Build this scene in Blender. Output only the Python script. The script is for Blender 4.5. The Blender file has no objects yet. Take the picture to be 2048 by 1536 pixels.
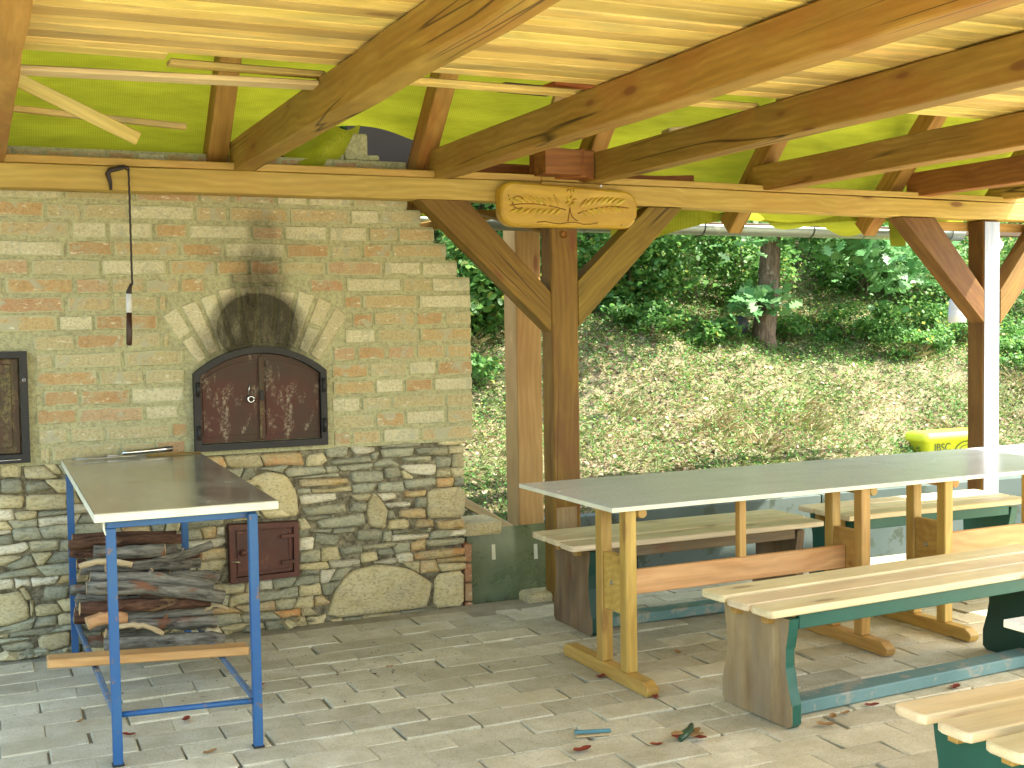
import bpy, bmesh, math, random
import numpy as np
from mathutils import Vector, Matrix
R = math.radians
random.seed(7); rng = np.random.default_rng(11)
sc = bpy.context.scene
col = sc.collection

# ------------------------------------------------------------------ camera
cam_d = bpy.data.cameras.new("camera"); cam = bpy.data.objects.new("camera", cam_d); col.objects.link(cam)
FPX = 2400.0
cam_d.sensor_fit = 'HORIZONTAL'; cam_d.sensor_width = 36.0; cam_d.lens = 36.0 * FPX / 2048.0
cam_d.clip_start = 0.05; cam_d.clip_end = 600.0
def world_to_cam():
    ya, pi, ro = R(24.0), R(2.95), R(-0.87)
    M = np.zeros((3, 3))
    for i, v in enumerate(np.eye(3)):
        x, y, z = v
        c, s = math.cos(ya), math.sin(ya); x, y = c*x - s*y, s*x + c*y
        X, Yd, Zf = x, -z, y
        c, s = math.cos(pi), math.sin(pi); Yd, Zf = c*Yd - s*Zf, s*Yd + c*Zf
        c, s = math.cos(ro), math.sin(ro); X, Yd = c*X - s*Yd, s*X + c*Yd
        M[:, i] = (X, Yd, Zf)
    return M
CM = world_to_cam(); CP = np.array([0, 0, 1.5])
m = Matrix([list(CM[0]), list(-CM[1]), list(-CM[2])]).transposed().to_4x4()
m.translation = Vector((0, 0, 1.5)); cam.matrix_world = m
sc.camera = cam
def project(p):
    q = CM @ (np.array(p, float) - CP)
    return 1024 + FPX*q[0]/q[2], 768 + FPX*q[1]/q[2], q[2]

# ------------------------------------------------------------------ world, sun, exposure
SUN = Vector((0.55, -0.31, 0.78)).normalized()
w = bpy.data.worlds.new("World"); sc.world = w; w.use_nodes = True
nt = w.node_tree; nt.nodes.clear()
sky = nt.nodes.new('ShaderNodeTexSky'); sky.sky_type = 'NISHITA'; sky.sun_disc = False
sky.sun_elevation = math.asin(SUN.z); sky.sun_rotation = math.atan2(SUN.x, SUN.y)
sky.air_density = 1.3; sky.dust_density = 2.5
bg = nt.nodes.new('ShaderNodeBackground'); bg.inputs['Strength'].default_value = 0.15
wo = nt.nodes.new('ShaderNodeOutputWorld')
nt.links.new(sky.outputs[0], bg.inputs[0]); nt.links.new(bg.outputs[0], wo.inputs[0])
sl = bpy.data.lights.new("sun", 'SUN'); sl.energy = 3.6; sl.angle = R(0.6); sl.color = (1.0, 0.95, 0.86)
so = bpy.data.objects.new("sun", sl); col.objects.link(so)
so.rotation_euler = SUN.to_track_quat('Z', 'Y').to_euler(); so.location = (6, -6, 12)
sc.view_settings.view_transform = 'Standard'; sc.view_settings.look = 'None'
sc.view_settings.gamma = 1.0; sc.view_settings.use_curve_mapping = False
sc.view_settings.exposure = 2.55
sc.render.engine = 'CYCLES'
sc.cycles.max_bounces = 9; sc.cycles.diffuse_bounces = 6; sc.cycles.glossy_bounces = 4
sc.cycles.transmission_bounces = 4; sc.cycles.transparent_max_bounces = 8
sc.cycles.sample_clamp_indirect = 6.0; sc.cycles.use_denoising = True

# ------------------------------------------------------------------ object helpers
def tag(o, label=None, cat=None, group=None, kind=None):
    if label: o["label"] = label
    if cat: o["category"] = cat
    if group: o["group"] = group
    if kind: o["kind"] = kind
    return o
def empty(name, loc=(0, 0, 0), rz=0.0, **k):
    o = bpy.data.objects.new(name, None); o.empty_display_size = 0.1
    o.location = loc; o.rotation_euler = (0, 0, rz); col.objects.link(o); return tag(o, **k)
def link(name, me, parent=None, loc=(0, 0, 0), rot=None, **k):
    o = bpy.data.objects.new(name, me); col.objects.link(o)
    if parent is not None: o.parent = parent
    o.location = loc
    if rot is not None: o.rotation_euler = rot
    return tag(o, **k)
def setmat(me, mats):
    for mm in (mats if isinstance(mats, (list, tuple)) else [mats]): me.materials.append(mm)
    return me
def bm_mesh(bm, name, mats, smooth=False):
    me = bpy.data.meshes.new(name); bmesh.ops.recalc_face_normals(bm, faces=bm.faces)
    bm.to_mesh(me); bm.free()
    if smooth:
        for p in me.polygons: p.use_smooth = True
    return setmat(me, mats)
def bevel(bm, off, seg=1, edges=None):
    if off > 0: bmesh.ops.bevel(bm, geom=edges or list(bm.edges), offset=off, segments=seg, affect='EDGES', profile=0.6)
def add_box(bm, a, b, mi=0):
    x0, y0, z0 = a; x1, y1, z1 = b
    v = [bm.verts.new(p) for p in ((x0,y0,z0),(x1,y0,z0),(x1,y1,z0),(x0,y1,z0),(x0,y0,z1),(x1,y0,z1),(x1,y1,z1),(x0,y1,z1))]
    fs = []
    for q in ((0,3,2,1),(4,5,6,7),(0,1,5,4),(1,2,6,5),(2,3,7,6),(3,0,4,7)):
        f = bm.faces.new([v[i] for i in q]); f.material_index = mi; fs.append(f)
    return v
def box_me(name, a, b, mat, bev=0.0, jit=0.0, seg=1):
    bm = bmesh.new(); add_box(bm, a, b); bevel(bm, bev, seg)
    if jit:
        for v in bm.verts: v.co += Vector((random.gauss(0, jit), random.gauss(0, jit), random.gauss(0, jit)))
    return bm_mesh(bm, name, mat)
def box(name, a, b, mat, parent=None, bev=0.003, jit=0.0, **k):
    """box given by two corners, its origin at the centre"""
    c = [(p+q)/2 for p, q in zip(a, b)]
    me = box_me(name, [p-r for p, r in zip(a, c)], [q-r for q, r in zip(b, c)], mat, bev, jit)
    return link(name, me, parent, c, **k)
def timber(name, a, b, wd, ht, mat, parent=None, bev=0.004, wob=0.0, nseg=1, up=(0, 0, 1), roll=0.0, **k):
    """squared timber from a to b, grain along local x; nseg>1 gives slightly wavy edges"""
    a = Vector(a); b = Vector(b); d = b - a; L = d.length; X = d.normalized()
    Y = Vector(up).cross(X).normalized(); Z = X.cross(Y)
    bm = bmesh.new(); rows = []
    for i in range(nseg+1):
        x = -L/2 + L*i/nseg; oy = random.gauss(0, wob); oz = random.gauss(0, wob)
        rows.append([bm.verts.new((x, sy*wd/2+oy, sz*ht/2+oz)) for sy, sz in ((-1,-1),(1,-1),(1,1),(-1,1))])
    for r0, r1 in zip(rows, rows[1:]):
        for j in range(4): bm.faces.new([r0[j], r0[(j+1)%4], r1[(j+1)%4], r1[j]])
    bm.faces.new(rows[0][::-1]); bm.faces.new(rows[-1])
    bmesh.ops.recalc_face_normals(bm, faces=bm.faces)
    ed = [e for e in bm.edges if len(e.link_faces) == 2 and e.calc_face_angle(0) > 0.5]
    bevel(bm, bev, 1, ed)
    me = bm_mesh(bm, name, mat)
    o = link(name, me, parent, **k)
    mm = Matrix((X, Y, Z)).transposed().to_4x4(); mm.translation = (a+b)/2
    if roll: mm = mm @ Matrix.Rotation(roll, 4, 'X')
    o.matrix_local = mm
    return o
def prism(name, pts, y0, y1, mat, parent=None, ang=0.0, bev=0.003, **k):
    """polygon of (x, z) points extruded from y0 to y1; local x turned by ang about y so the grain follows it"""
    cx = sum(p[0] for p in pts)/len(pts); cz = sum(p[1] for p in pts)/len(pts)
    c, s = math.cos(ang), math.sin(ang); bm = bmesh.new(); A = []; B = []
    for x, z in pts:
        dx, dz = x-cx, z-cz; lx, lz = c*dx + s*dz, -s*dx + c*dz
        A.append(bm.verts.new((lx, (y0-y1)/2, lz))); B.append(bm.verts.new((lx, (y1-y0)/2, lz)))
    bm.faces.new(A); bm.faces.new(B[::-1]); n = len(pts)
    for i in range(n): bm.faces.new([A[(i+1)%n], A[i], B[i], B[(i+1)%n]])
    bmesh.ops.recalc_face_normals(bm, faces=bm.faces); bevel(bm, bev, 1)
    return link(name, bm_mesh(bm, name, mat), parent, (cx, (y0+y1)/2, cz), (0, -ang, 0), **k)
def add_tube(bm, pts, rad, seg=10, mi=0, cap_mi=None, jit=0.0, squash=1.0):
    pts = [Vector(p) for p in pts]; rr = rad if isinstance(rad, (list, tuple)) else [rad]*len(pts); rings = []
    ref = Vector((0.123, 0.77, 0.6)).normalized()
    for i, p in enumerate(pts):
        t = (pts[min(i+1, len(pts)-1)] - pts[max(i-1, 0)]).normalized()
        u = t.cross(ref).normalized(); v = t.cross(u)
        rings.append([bm.verts.new(p + (u*math.cos(2*math.pi*j/seg) + v*squash*math.sin(2*math.pi*j/seg))*rr[i]*(1+random.gauss(0, jit))) for j in range(seg)])
    for a, b in zip(rings, rings[1:]):
        for j in range(seg):
            f = bm.faces.new([a[j], a[(j+1)%seg], b[(j+1)%seg], b[j]]); f.material_index = mi; f.smooth = True
    for r in (rings[0][::-1], rings[-1]):
        f = bm.faces.new(r); f.material_index = mi if cap_mi is None else cap_mi
def tube(name, pts, rad, mat, parent=None, seg=10, jit=0.0, **k):
    bm = bmesh.new(); add_tube(bm, pts, rad, seg, jit=jit)
    return link(name, bm_mesh(bm, name, mat), parent, **k)

# ------------------------------------------------------------------ materials
class NT:
    def __init__(s, name):
        s.m = bpy.data.materials.new(name); s.m.use_nodes = True; s.t = s.m.node_tree; s.t.nodes.clear()
        s.out = s.n('ShaderNodeOutputMaterial'); s.b = s.n('ShaderNodeBsdfPrincipled')
        s.l(s.b.outputs[0], s.out.inputs[0]); s.tc = s.n('ShaderNodeTexCoord'); s.geo = s.n('ShaderNodeNewGeometry'); s.oi = s.n('ShaderNodeObjectInfo')
    def n(s, t, **k):
        x = s.t.nodes.new(t)
        for a, b in k.items(): setattr(x, a, b)
        return x
    def l(s, a, b): s.t.links.new(a, b)
    def i(s, node, key, v):
        if hasattr(v, 'is_linked') or hasattr(v, 'links'): s.l(v, node.inputs[key])
        else: node.inputs[key].default_value = v
    def vec(s, src, scale, rnd=True):
        mp = s.n('ShaderNodeMapping'); s.l(src, mp.inputs[0]); mp.inputs['Scale'].default_value = scale
        if rnd:
            mu = s.n('ShaderNodeMath', operation='MULTIPLY'); s.l(s.oi.outputs['Random'], mu.inputs[0]); mu.inputs[1].default_value = 53.0
            cb = s.n('ShaderNodeCombineXYZ'); s.l(mu.outputs[0], cb.inputs[0]); s.l(mu.outputs[0], cb.inputs[1]); s.l(cb.outputs[0], mp.inputs['Location'])
        return mp.outputs[0]
    def noise(s, v, scale, detail=4, rough=0.55, dist=0.0):
        x = s.n('ShaderNodeTexNoise'); s.l(v, x.inputs['Vector']); x.inputs['Scale'].default_value = scale
        x.inputs['Detail'].default_value = detail; x.inputs['Roughness'].default_value = rough; x.inputs['Distortion'].default_value = dist
        return x.outputs['Fac']
    def voro(s, v, scale, out='Distance', feature='F1'):
        x = s.n('ShaderNodeTexVoronoi', feature=feature); s.l(v, x.inputs['Vector']); x.inputs['Scale'].default_value = scale
        return x.outputs[out]
    def ramp(s, f, stops, interp='LINEAR'):
        x = s.n('ShaderNodeValToRGB'); s.l(f, x.inputs[0]); e = x.color_ramp.elements; x.color_ramp.interpolation = interp
        while len(e) < len(stops): e.new(0.5)
        for k, (p, c) in zip(e, stops):
            k.position = p; k.color = (*c, 1) if hasattr(c, '__len__') else (c, c, c, 1)
        return x.outputs[0]
    def mix(s, f, a, b, mode='MIX'):
        x = s.n('ShaderNodeMix', data_type='RGBA', blend_type=mode); s.i(x, 0, f)
        for k, v in ((6, a), (7, b)):
            if isinstance(v, tuple): x.inputs[k].default_value = (*v, 1)
            else: s.l(v, x.inputs[k])
        return x.outputs[2]
    def math(s, op, a, b=0.0, clamp=False):
        x = s.n('ShaderNodeMath', operation=op); x.use_clamp = clamp; s.i(x, 0, a); s.i(x, 1, b); return x.outputs[0]
    def bump(s, h, strength=0.4, dist=0.01):
        x = s.n('ShaderNodeBump'); s.l(h, x.inputs['Height']); x.inputs['Strength'].default_value = strength; x.inputs['Distance'].default_value = dist
        s.l(x.outputs[0], s.b.inputs['Normal'])
    def fin(s, c, rough=0.7, spec=0.3, metal=0.0):
        if isinstance(c, tuple): s.b.inputs['Base Color'].default_value = (*c, 1)
        else: s.l(c, s.b.inputs['Base Color'])
        s.i(s.b, 'Roughness', rough); s.b.inputs['Specular IOR Level'].default_value = spec; s.b.inputs['Metallic'].default_value = metal
        return s.m
def wood(name, lo, hi, knot=0.5, rough=0.62, spec=0.3, grain=1.0, stain=None, crack=False, var=0.25, weather=0.0):
    s = NT(name); v = s.vec(s.tc.outputs['Object'], (1.0, 9.0*grain, 9.0*grain))
    warp = s.noise(s.vec(s.tc.outputs['Object'], (1.3, 2.5, 2.5)), 1.0, 3)
    ad = s.n('ShaderNodeVectorMath', operation='ADD'); s.l(v, ad.inputs[0])
    ws = s.n('ShaderNodeVectorMath', operation='SCALE'); wc = s.n('ShaderNodeCombineXYZ'); s.l(warp, wc.inputs[1]); s.l(warp, wc.inputs[2]); s.l(wc.outputs[0], ws.inputs[0]); ws.inputs['Scale'].default_value = 1.5
    s.l(ws.outputs[0], ad.inputs[1]); vw = ad.outputs[0]
    g1 = s.noise(vw, 2.0, 5, 0.6, 0.25)
    fine = s.noise(s.vec(s.tc.outputs['Object'], (3.0, 150.0, 150.0)), 1.0, 3, 0.6)
    wv = s.n('ShaderNodeTexWave', wave_type='BANDS', bands_direction='Z'); s.l(vw, wv.inputs['Vector']); wv.inputs['Scale'].default_value = 1.1; wv.inputs['Distortion'].default_value = 3.0; wv.inputs['Detail'].default_value = 2
    c = s.ramp(g1, [(0.28, lo), (0.5, tuple((a+b)/2 for a, b in zip(lo, hi))), (0.72, hi)])
    c = s.mix(s.math('MULTIPLY', wv.outputs['Fac'], 0.28), c, tuple(x*0.62 for x in lo))
    c = s.mix(s.math('MULTIPLY', s.ramp(fine, [(0.35, 0.0), (0.7, 1.0)]), 0.22), c, tuple(x*0.45 for x in lo))
    # broad mottling and rain or resin stains
    big = s.noise(s.vec(s.tc.outputs['Object'], (1.6, 5.0, 5.0)), 1.0, 5, 0.65)
    if stain: c = s.mix(s.ramp(big, [(0.50, 0.0), (0.70, 0.75)]), c, stain)
    if weather: c = s.mix(s.math('MULTIPLY', s.ramp(s.noise(s.vec(s.tc.outputs['Object'], (2.0, 14.0, 14.0)), 1.0, 4), [(0.4, 0.0), (0.65, 1.0)]), weather), c, (0.24, 0.20, 0.13))
    if knot:
        vk = s.vec(s.tc.outputs['Object'], (2.1, 6.5, 6.5)); d = s.voro(vk, 1.0)
        c = s.mix(s.ramp(d, [(0.0, 0.92*knot), (0.085, 0.85*knot), (0.12, 0.25*knot), (0.2, 0.0)]), c, (0.16, 0.055, 0.018))
    if crack:
        vc = s.vec(s.tc.outputs['Object'], (0.28, 8.0, 8.0)); cr = s.noise(vc, 1.0, 2, 0.4, 0.15)
        line = s.math('ABSOLUTE', s.math('SUBTRACT', cr, 0.5))
        gate = s.ramp(s.noise(s.vec(s.tc.outputs['Object'], (1.1, 1.5, 1.5)), 1.0, 1), [(0.47, 0.0), (0.55, 1.0)])
        cl = s.math('MULTIPLY', s.ramp(line, [(0.0, 0.95), (0.012, 0.0)]), gate)
        c = s.mix(cl, c, (0.03, 0.012, 0.004))
    # each piece a little lighter, darker, redder
    br = s.math('ADD', s.math('MULTIPLY', s.oi.outputs['Random'], 2*var), 1.0-var)
    hs = s.n('ShaderNodeHueSaturation'); s.l(c, hs.inputs['Color']); s.l(br, hs.inputs['Value'])
    h2 = s.math('ADD', s.math('MULTIPLY', s.math('FRACT', s.math('MULTIPLY', s.oi.outputs['Random'], 7.31)), 0.022), 0.489); s.l(h2, hs.inputs['Hue'])
    s.bump(s.math('ADD', s.math('MULTIPLY', fine, 0.5), g1), 0.25, 0.004)
    return s.fin(hs.outputs[0], rough, spec)
M = {}
M['plank'] = wood('plank_wood', (0.66, 0.44, 0.10), (0.88, 0.66, 0.22), knot=0.6, stain=(0.36, 0.30, 0.12), var=0.24)
M['joist'] = wood('joist_wood', (0.29, 0.155, 0.024), (0.46, 0.275, 0.062), knot=0.9, stain=(0.30, 0.115, 0.025), crack=True, var=0.12)
M['joist_red'] = wood('red_brown_wood', (0.23, 0.085, 0.018), (0.36, 0.15, 0.032), knot=0.6, stain=(0.13, 0.03, 0.01), crack=True, var=0.10)
M['post'] = wood('post_wood', (0.165, 0.093, 0.010), (0.28, 0.175, 0.025), knot=0.8, stain=(0.13, 0.06, 0.014), var=0.12, crack=True)
M['post_pale'] = wood('pale_post_wood', (0.38, 0.235, 0.065), (0.50, 0.34, 0.115), knot=0.8, stain=(0.34, 0.19, 0.06), var=0.05)
M['beam'] = wood('beam_wood', (0.46, 0.28, 0.055), (0.62, 0.41, 0.115), knot=0.95, stain=(0.47, 0.26, 0.07), var=0.06)
M['batten'] = wood('batten_wood', (0.66, 0.50, 0.20), (0.82, 0.68, 0.34), knot=0.4, var=0.05)
M['bench'] = wood('bench_board_wood', (0.74, 0.58, 0.31), (0.84, 0.72, 0.45), knot=0.7, rough=0.42, spec=0.45, var=0.05)
M['pine'] = wood('varnished_pine', (0.40, 0.215, 0.045), (0.56, 0.35, 0.09), knot=0.6, rough=0.42, spec=0.45, var=0.10)
M['pine_rail'] = wood('rail_pine', (0.50, 0.25, 0.08), (0.66, 0.40, 0.17), knot=0.8, rough=0.45, grain=0.6, var=0.04)
M['raw'] = wood('raw_grey_wood', (0.30, 0.215, 0.085), (0.46, 0.36, 0.17), knot=0.8, stain=(0.16, 0.10, 0.045), weather=0.5, var=0.06)
M['raw_dark'] = wood('raw_dark_wood', (0.14, 0.092, 0.040), (0.27, 0.185, 0.088), knot=0.5, stain=(0.07, 0.04, 0.02), weather=0.3, var=0.06)
M['sign'] = wood('sign_wood', (0.50, 0.32, 0.025), (0.64, 0.43, 0.045), knot=0.3, stain=(0.42, 0.26, 0.02), rough=0.38, spec=0.5, grain=0.5, var=0.0)
M['carve'] = wood('carved_groove_wood', (0.20, 0.095, 0.012), (0.28, 0.15, 0.02), knot=0, var=0.0)
M['red_plank'] = wood('orange_plank', (0.42, 0.085, 0.012), (0.55, 0.13, 0.02), knot=0.2, var=0.0)
M['post_glare'] = wood('painted_glare', (0.34, 0.37, 0.41), (0.46, 0.49, 0.54), knot=0.3, var=0.0)  # pale blue-grey for the glare painted onto the right post
M['post_dark'] = wood('dark_post_wood', (0.13, 0.06, 0.012), (0.22, 0.115, 0.024), knot=0.8, stain=(0.09, 0.035, 0.008), var=0.05)
M['darkwood'] = wood('old_dark_wood', (0.05, 0.03, 0.015), (0.10, 0.06, 0.03), knot=0.2, var=0.1)

def paint(name, c, rough=0.45, wear=None, amt=0.62, scale=9.0, metal=0.0, bump=0.15, c2=None):
    s = NT(name); v = s.vec(s.tc.outputs['Object'], (1, 1, 1)); n = s.noise(v, scale, 6, 0.7); n2 = s.noise(v, scale*0.35, 3)
    cc = s.mix(s.ramp(n2, [(0.35, 0.0), (0.7, 1.0)]), c, c2 or tuple(x*0.78 for x in c))
    if wear: cc = s.mix(s.ramp(n, [(amt, 0.0), (amt+0.05, 1.0)]), cc, wear)
    s.bump(n, bump, 0.003)
    return s.fin(cc, rough, 0.4, metal)
M['blue'] = paint('blue_paint', (0.014, 0.080, 0.215), 0.45, (0.17, 0.10, 0.06), 0.60, 18, c2=(0.028, 0.105, 0.225))
M['blue_dusty'] = paint('dusty_blue_paint', (0.10, 0.17, 0.26), 0.6, (0.28, 0.22, 0.14), 0.55, 20)
M['green'] = paint('green_paint', (0.010, 0.085, 0.055), 0.42, (0.10, 0.15, 0.09), 0.66, 16, c2=(0.015, 0.105, 0.07))
M['green_dark'] = paint('dark_green_paint', (0.010, 0.055, 0.035), 0.42, (0.05, 0.09, 0.06), 0.70, 12)
M['teal'] = paint('worn_teal_paint', (0.10, 0.20, 0.19), 0.55, (0.26, 0.27, 0.22), 0.55, 10, c2=(0.14, 0.25, 0.235))
M['black_iron'] = paint('black_iron', (0.028, 0.026, 0.022), 0.55, (0.07, 0.045, 0.03), 0.60, 16, 0.3)
M['zinc'] = paint('zinc_gutter', (0.21, 0.25, 0.22), 0.32, (0.30, 0.33, 0.28), 0.58, 5, 0.6, 0.05)
M['white_metal'] = paint('white_metal', (0.78, 0.80, 0.84), 0.35, None, scale=4)
M['chrome'] = paint('polished_steel', (0.62, 0.62, 0.60), 0.16, (0.3, 0.28, 0.24), 0.66, 9, 1.0, 0.02)
M['wire'] = paint('dark_wire', (0.035, 0.022, 0.016), 0.6)
M['white_tape'] = paint('white_tape', (0.72, 0.72, 0.66), 0.5, (0.35, 0.33, 0.28), 0.62, 60)
M['handle'] = paint('dark_brown_handle', (0.055, 0.024, 0.012), 0.4, scale=30)
M['bolt'] = paint('bolt_metal', (0.6, 0.6, 0.58), 0.3, metal=0.9)
M['edge'] = paint('cream_edging', (0.78, 0.76, 0.55), 0.45, (0.5, 0.45, 0.25), 0.72, 20)
M['yellow'] = paint('yellow_plastic', (0.82, 0.88, 0.05), 0.35, scale=3, c2=(0.78, 0.84, 0.06))
M['ink'] = paint('black_ink', (0.04, 0.06, 0.02), 0.6)
def m_laminate():
    s = NT('grey_laminate'); n = s.noise(s.vec(s.tc.outputs['Object'], (1, 1, 1), False), 60, 3); n2 = s.noise(s.vec(s.tc.outputs['Object'], (3, 6, 6)), 1, 5, 0.7)
    c = s.mix(s.ramp(n, [(0.4, 0.0), (0.6, 1.0)]), (0.60, 0.63, 0.61), (0.66, 0.69, 0.66)); c = s.mix(s.ramp(n2, [(0.55, 0.0), (0.8, 0.5)]), c, (0.52, 0.52, 0.46)); sp_ = s.voro(s.vec(s.tc.outputs['Object'], (9, 14, 9)), 2.0); c = s.mix(s.ramp(sp_, [(0.0, 0.7), (0.035, 0.0)]), c, (0.16, 0.14, 0.10))
    return s.fin(c, s.ramp(n2, [(0.3, 0.17), (0.75, 0.30)]), 0.5)
M['laminate'] = m_laminate()
def m_tabletop():
    s = NT('smeared_metal_top'); v = s.vec(s.tc.outputs['Object'], (3, 1.6, 1)); n = s.noise(v, 1.5, 6, 0.65, 0.6); n2 = s.noise(s.vec(s.tc.outputs['Object'], (2.2, 22, 1)), 1.0, 4, 0.7)
    c = s.mix(s.ramp(n, [(0.35, 0.0), (0.65, 1.0)]), (0.30, 0.27, 0.18), (0.50, 0.49, 0.38)); c = s.mix(s.ramp(n2, [(0.66, 0.0), (0.72, 0.8)]), c, (0.05, 0.03, 0.018))
    return s.fin(c, s.ramp(n, [(0.3, 0.10), (0.7, 0.26)]), 0.6, 0.45)
M['tabletop'] = m_tabletop()
def soot_mask(s):
    """smoke stain on the masonry above the oven mouth (world position)"""
    sp = s.n('ShaderNodeSeparateXYZ'); s.l(s.geo.outputs['Position'], sp.inputs[0])
    def blob(cx, cz, rx, rz, a):
        dx = s.math('DIVIDE', s.math('SUBTRACT', sp.outputs[0], cx), rx); dz = s.math('DIVIDE', s.math('SUBTRACT', sp.outputs[2], cz), rz)
        d = s.math('ADD', s.math('MULTIPLY', dx, dx), s.math('MULTIPLY', dz, dz))
        return s.math('MULTIPLY', s.math('SUBTRACT', 1.0, d, True), a, True)
    t = blob(1.265, 1.49, 0.26, 0.22, 2.4)
    for b in ((1.265, 1.42, 0.34, 0.17, 0.95), (1.275, 1.71, 0.17, 0.13, 0.95), (1.285, 1.82, 0.15, 0.12, 0.62), (1.29, 1.97, 0.11, 0.15, 0.42), (1.11, 1.84, 0.16, 0.05, 0.25), (1.25, 1.92, 0.30, 0.26, 0.16)):
        t = s.math('MAXIMUM', t, blob(*b))
    n = s.noise(s.vec(s.geo.outputs['Position'], (1, 1, 0.35), False), 13, 6, 0.75, 0.3)
    soft = s.math('MULTIPLY', s.ramp(t, [(0.0, 0.0), (0.5, 0.66), (1.0, 1.0)]), s.ramp(n, [(0.36, 1.0), (0.66, 0.58)]), True)
    return s.math('MAXIMUM', soft, s.math('MULTIPLY', s.ramp(t, [(0.72, 0.0), (1.0, 0.93)]), s.ramp(n, [(0.50, 1.0), (0.72, 0.75)])), True)
def m_brick(name, cols, smear=0.5, edge=False):
    s = NT(name); P = s.vec(s.geo.outputs['Position'], (1, 1, 1), False)
    r = s.math('FRACT', s.math('MULTIPLY', s.oi.outputs['Random'], 13.7)); n = len(cols)
    base = s.ramp(r, [(i/n, c) for i, c in enumerate(cols)], 'CONSTANT')
    big = s.noise(P, 14, 5, 0.65); fine = s.noise(P, 90, 4, 0.7)
    base = s.mix(s.ramp(big, [(0.38, 0.0), (0.72, 0.55)]), base, (0.50, 0.42, 0.22))
    base = s.mix(s.ramp(fine, [(0.38, 0.35), (0.52, 0.0)]), base, (0.16, 0.11, 0.06))
    sm = s.noise(P, 9, 6, 0.72, 0.4)
    base = s.mix(s.ramp(sm, [(smear, 0.0), (smear+0.06, 0.85)]), base, (0.40, 0.385, 0.25))
    lime = s.noise(s.vec(s.geo.outputs['Position'], (1, 1, 2.2), False), 21, 5, 0.75)
    base = s.mix(s.ramp(lime, [(0.59, 0.0), (0.64, 0.8)]), base, (0.68, 0.64, 0.44))
    if edge:      # lime mortar smeared over the rims of each brick
        sp = s.n('ShaderNodeSeparateXYZ'); s.l(s.tc.outputs['Object'], sp.inputs[0]); wob = s.math('MULTIPLY', s.math('SUBTRACT', s.noise(P, 26, 4, 0.7), 0.5), 0.42)
        ez = s.math('ADD', s.math('ABSOLUTE', sp.outputs[2]), wob); ex = s.math('ADD', s.math('ABSOLUTE', sp.outputs[0]), s.math('MULTIPLY', wob, 0.35))
        ff = s.math('MAXIMUM', s.ramp(ez, [(0.40, 0.0), (0.46, 0.9)]), s.ramp(ex, [(0.46, 0.0), (0.485, 0.9)])); base = s.mix(ff, base, (0.43, 0.425, 0.24))
    base = s.mix(s.math('MULTIPLY', soot_mask(s), 0.97), base, (0.009, 0.006, 0.003))
    s.bump(s.math('ADD', s.math('MULTIPLY', big, 1.2), s.math('MULTIPLY', fine, 0.5)), 0.65, 0.008)
    return s.fin(base, 0.92, 0.15)
BR = [(0.47, 0.30, 0.125), (0.47, 0.41, 0.22), (0.44, 0.255, 0.125), (0.60, 0.56, 0.35), (0.48, 0.35, 0.155), (0.45, 0.38, 0.19), (0.46, 0.31, 0.165), (0.57, 0.53, 0.33), (0.48, 0.37, 0.18), (0.43, 0.265, 0.115)]
M['brick'] = m_brick('old_brick', BR, 0.54, True)
M['arch'] = m_brick('arch_brick', [(0.58, 0.54, 0.33), (0.52, 0.46, 0.26), (0.50, 0.44, 0.25), (0.58, 0.52, 0.32)], 0.60)
def m_mortar():
    s = NT('lime_mortar'); P = s.vec(s.geo.outputs['Position'], (1, 1, 1), False); big = s.noise(P, 5, 5, 0.6); fine = s.noise(P, 70, 5, 0.75)
    c = s.mix(s.ramp(big, [(0.35, 0.0), (0.65, 1.0)]), (0.40, 0.39, 0.21), (0.47, 0.45, 0.24)); c = s.mix(s.ramp(fine, [(0.40, 0.55), (0.56, 0.0)]), c, (0.20, 0.17, 0.10))
    crk = s.voro(P, 7.0, 'Distance', 'DISTANCE_TO_EDGE'); c = s.mix(s.math('MULTIPLY', s.ramp(crk, [(0.0, 0.5), (0.012, 0.0)]), s.ramp(big, [(0.5, 0.0), (0.6, 1.0)])), c, (0.10, 0.08, 0.05))
    c = s.mix(s.math('MULTIPLY', soot_mask(s), 0.93), c, (0.016, 0.011, 0.006))
    s.bump(s.math('ADD', big, s.math('MULTIPLY', fine, 0.6)), 0.7, 0.008); return s.fin(c, 0.95, 0.1)
M['mortar'] = m_mortar()
def m_stone(name, a, b, c3):
    s = NT(name); v = s.vec(s.tc.outputs['Object'], (1, 1, 1.6)); n = s.noise(v, 9, 6, 0.68, 0.3); f = s.noise(v, 60, 5, 0.7); n3 = s.noise(v, 4.5, 4, 0.6)
    c = s.mix(s.ramp(n, [(0.35, 0.0), (0.62, 1.0)]), a, b); c = s.mix(s.ramp(n3, [(0.52, 0.0), (0.66, 0.8)]), c, c3); c = s.mix(s.ramp(f, [(0.38, 0.5), (0.5, 0.0)]), c, tuple(x*0.35 for x in a))
    br = s.math('ADD', s.math('MULTIPLY', s.oi.outputs['Random'], 0.40), 0.80); hs = s.n('ShaderNodeHueSaturation'); s.l(c, hs.inputs['Color']); s.l(br, hs.inputs['Value'])
    s.bump(s.math('ADD', s.math('MULTIPLY', n, 1.6), s.math('MULTIPLY', f, 0.5)), 0.8, 0.012); return s.fin(hs.outputs[0], 0.9, 0.2)
M['grey'] = m_stone('grey_stone', (0.29, 0.285, 0.185), (0.38, 0.365, 0.235), (0.44, 0.38, 0.21))
M['tan'] = m_stone('tan_stone', (0.50, 0.41, 0.20), (0.60, 0.52, 0.29), (0.42, 0.37, 0.22))
M['ochre'] = m_stone('ochre_stone', (0.52, 0.36, 0.14), (0.50, 0.42, 0.24), (0.55, 0.25, 0.07))
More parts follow.
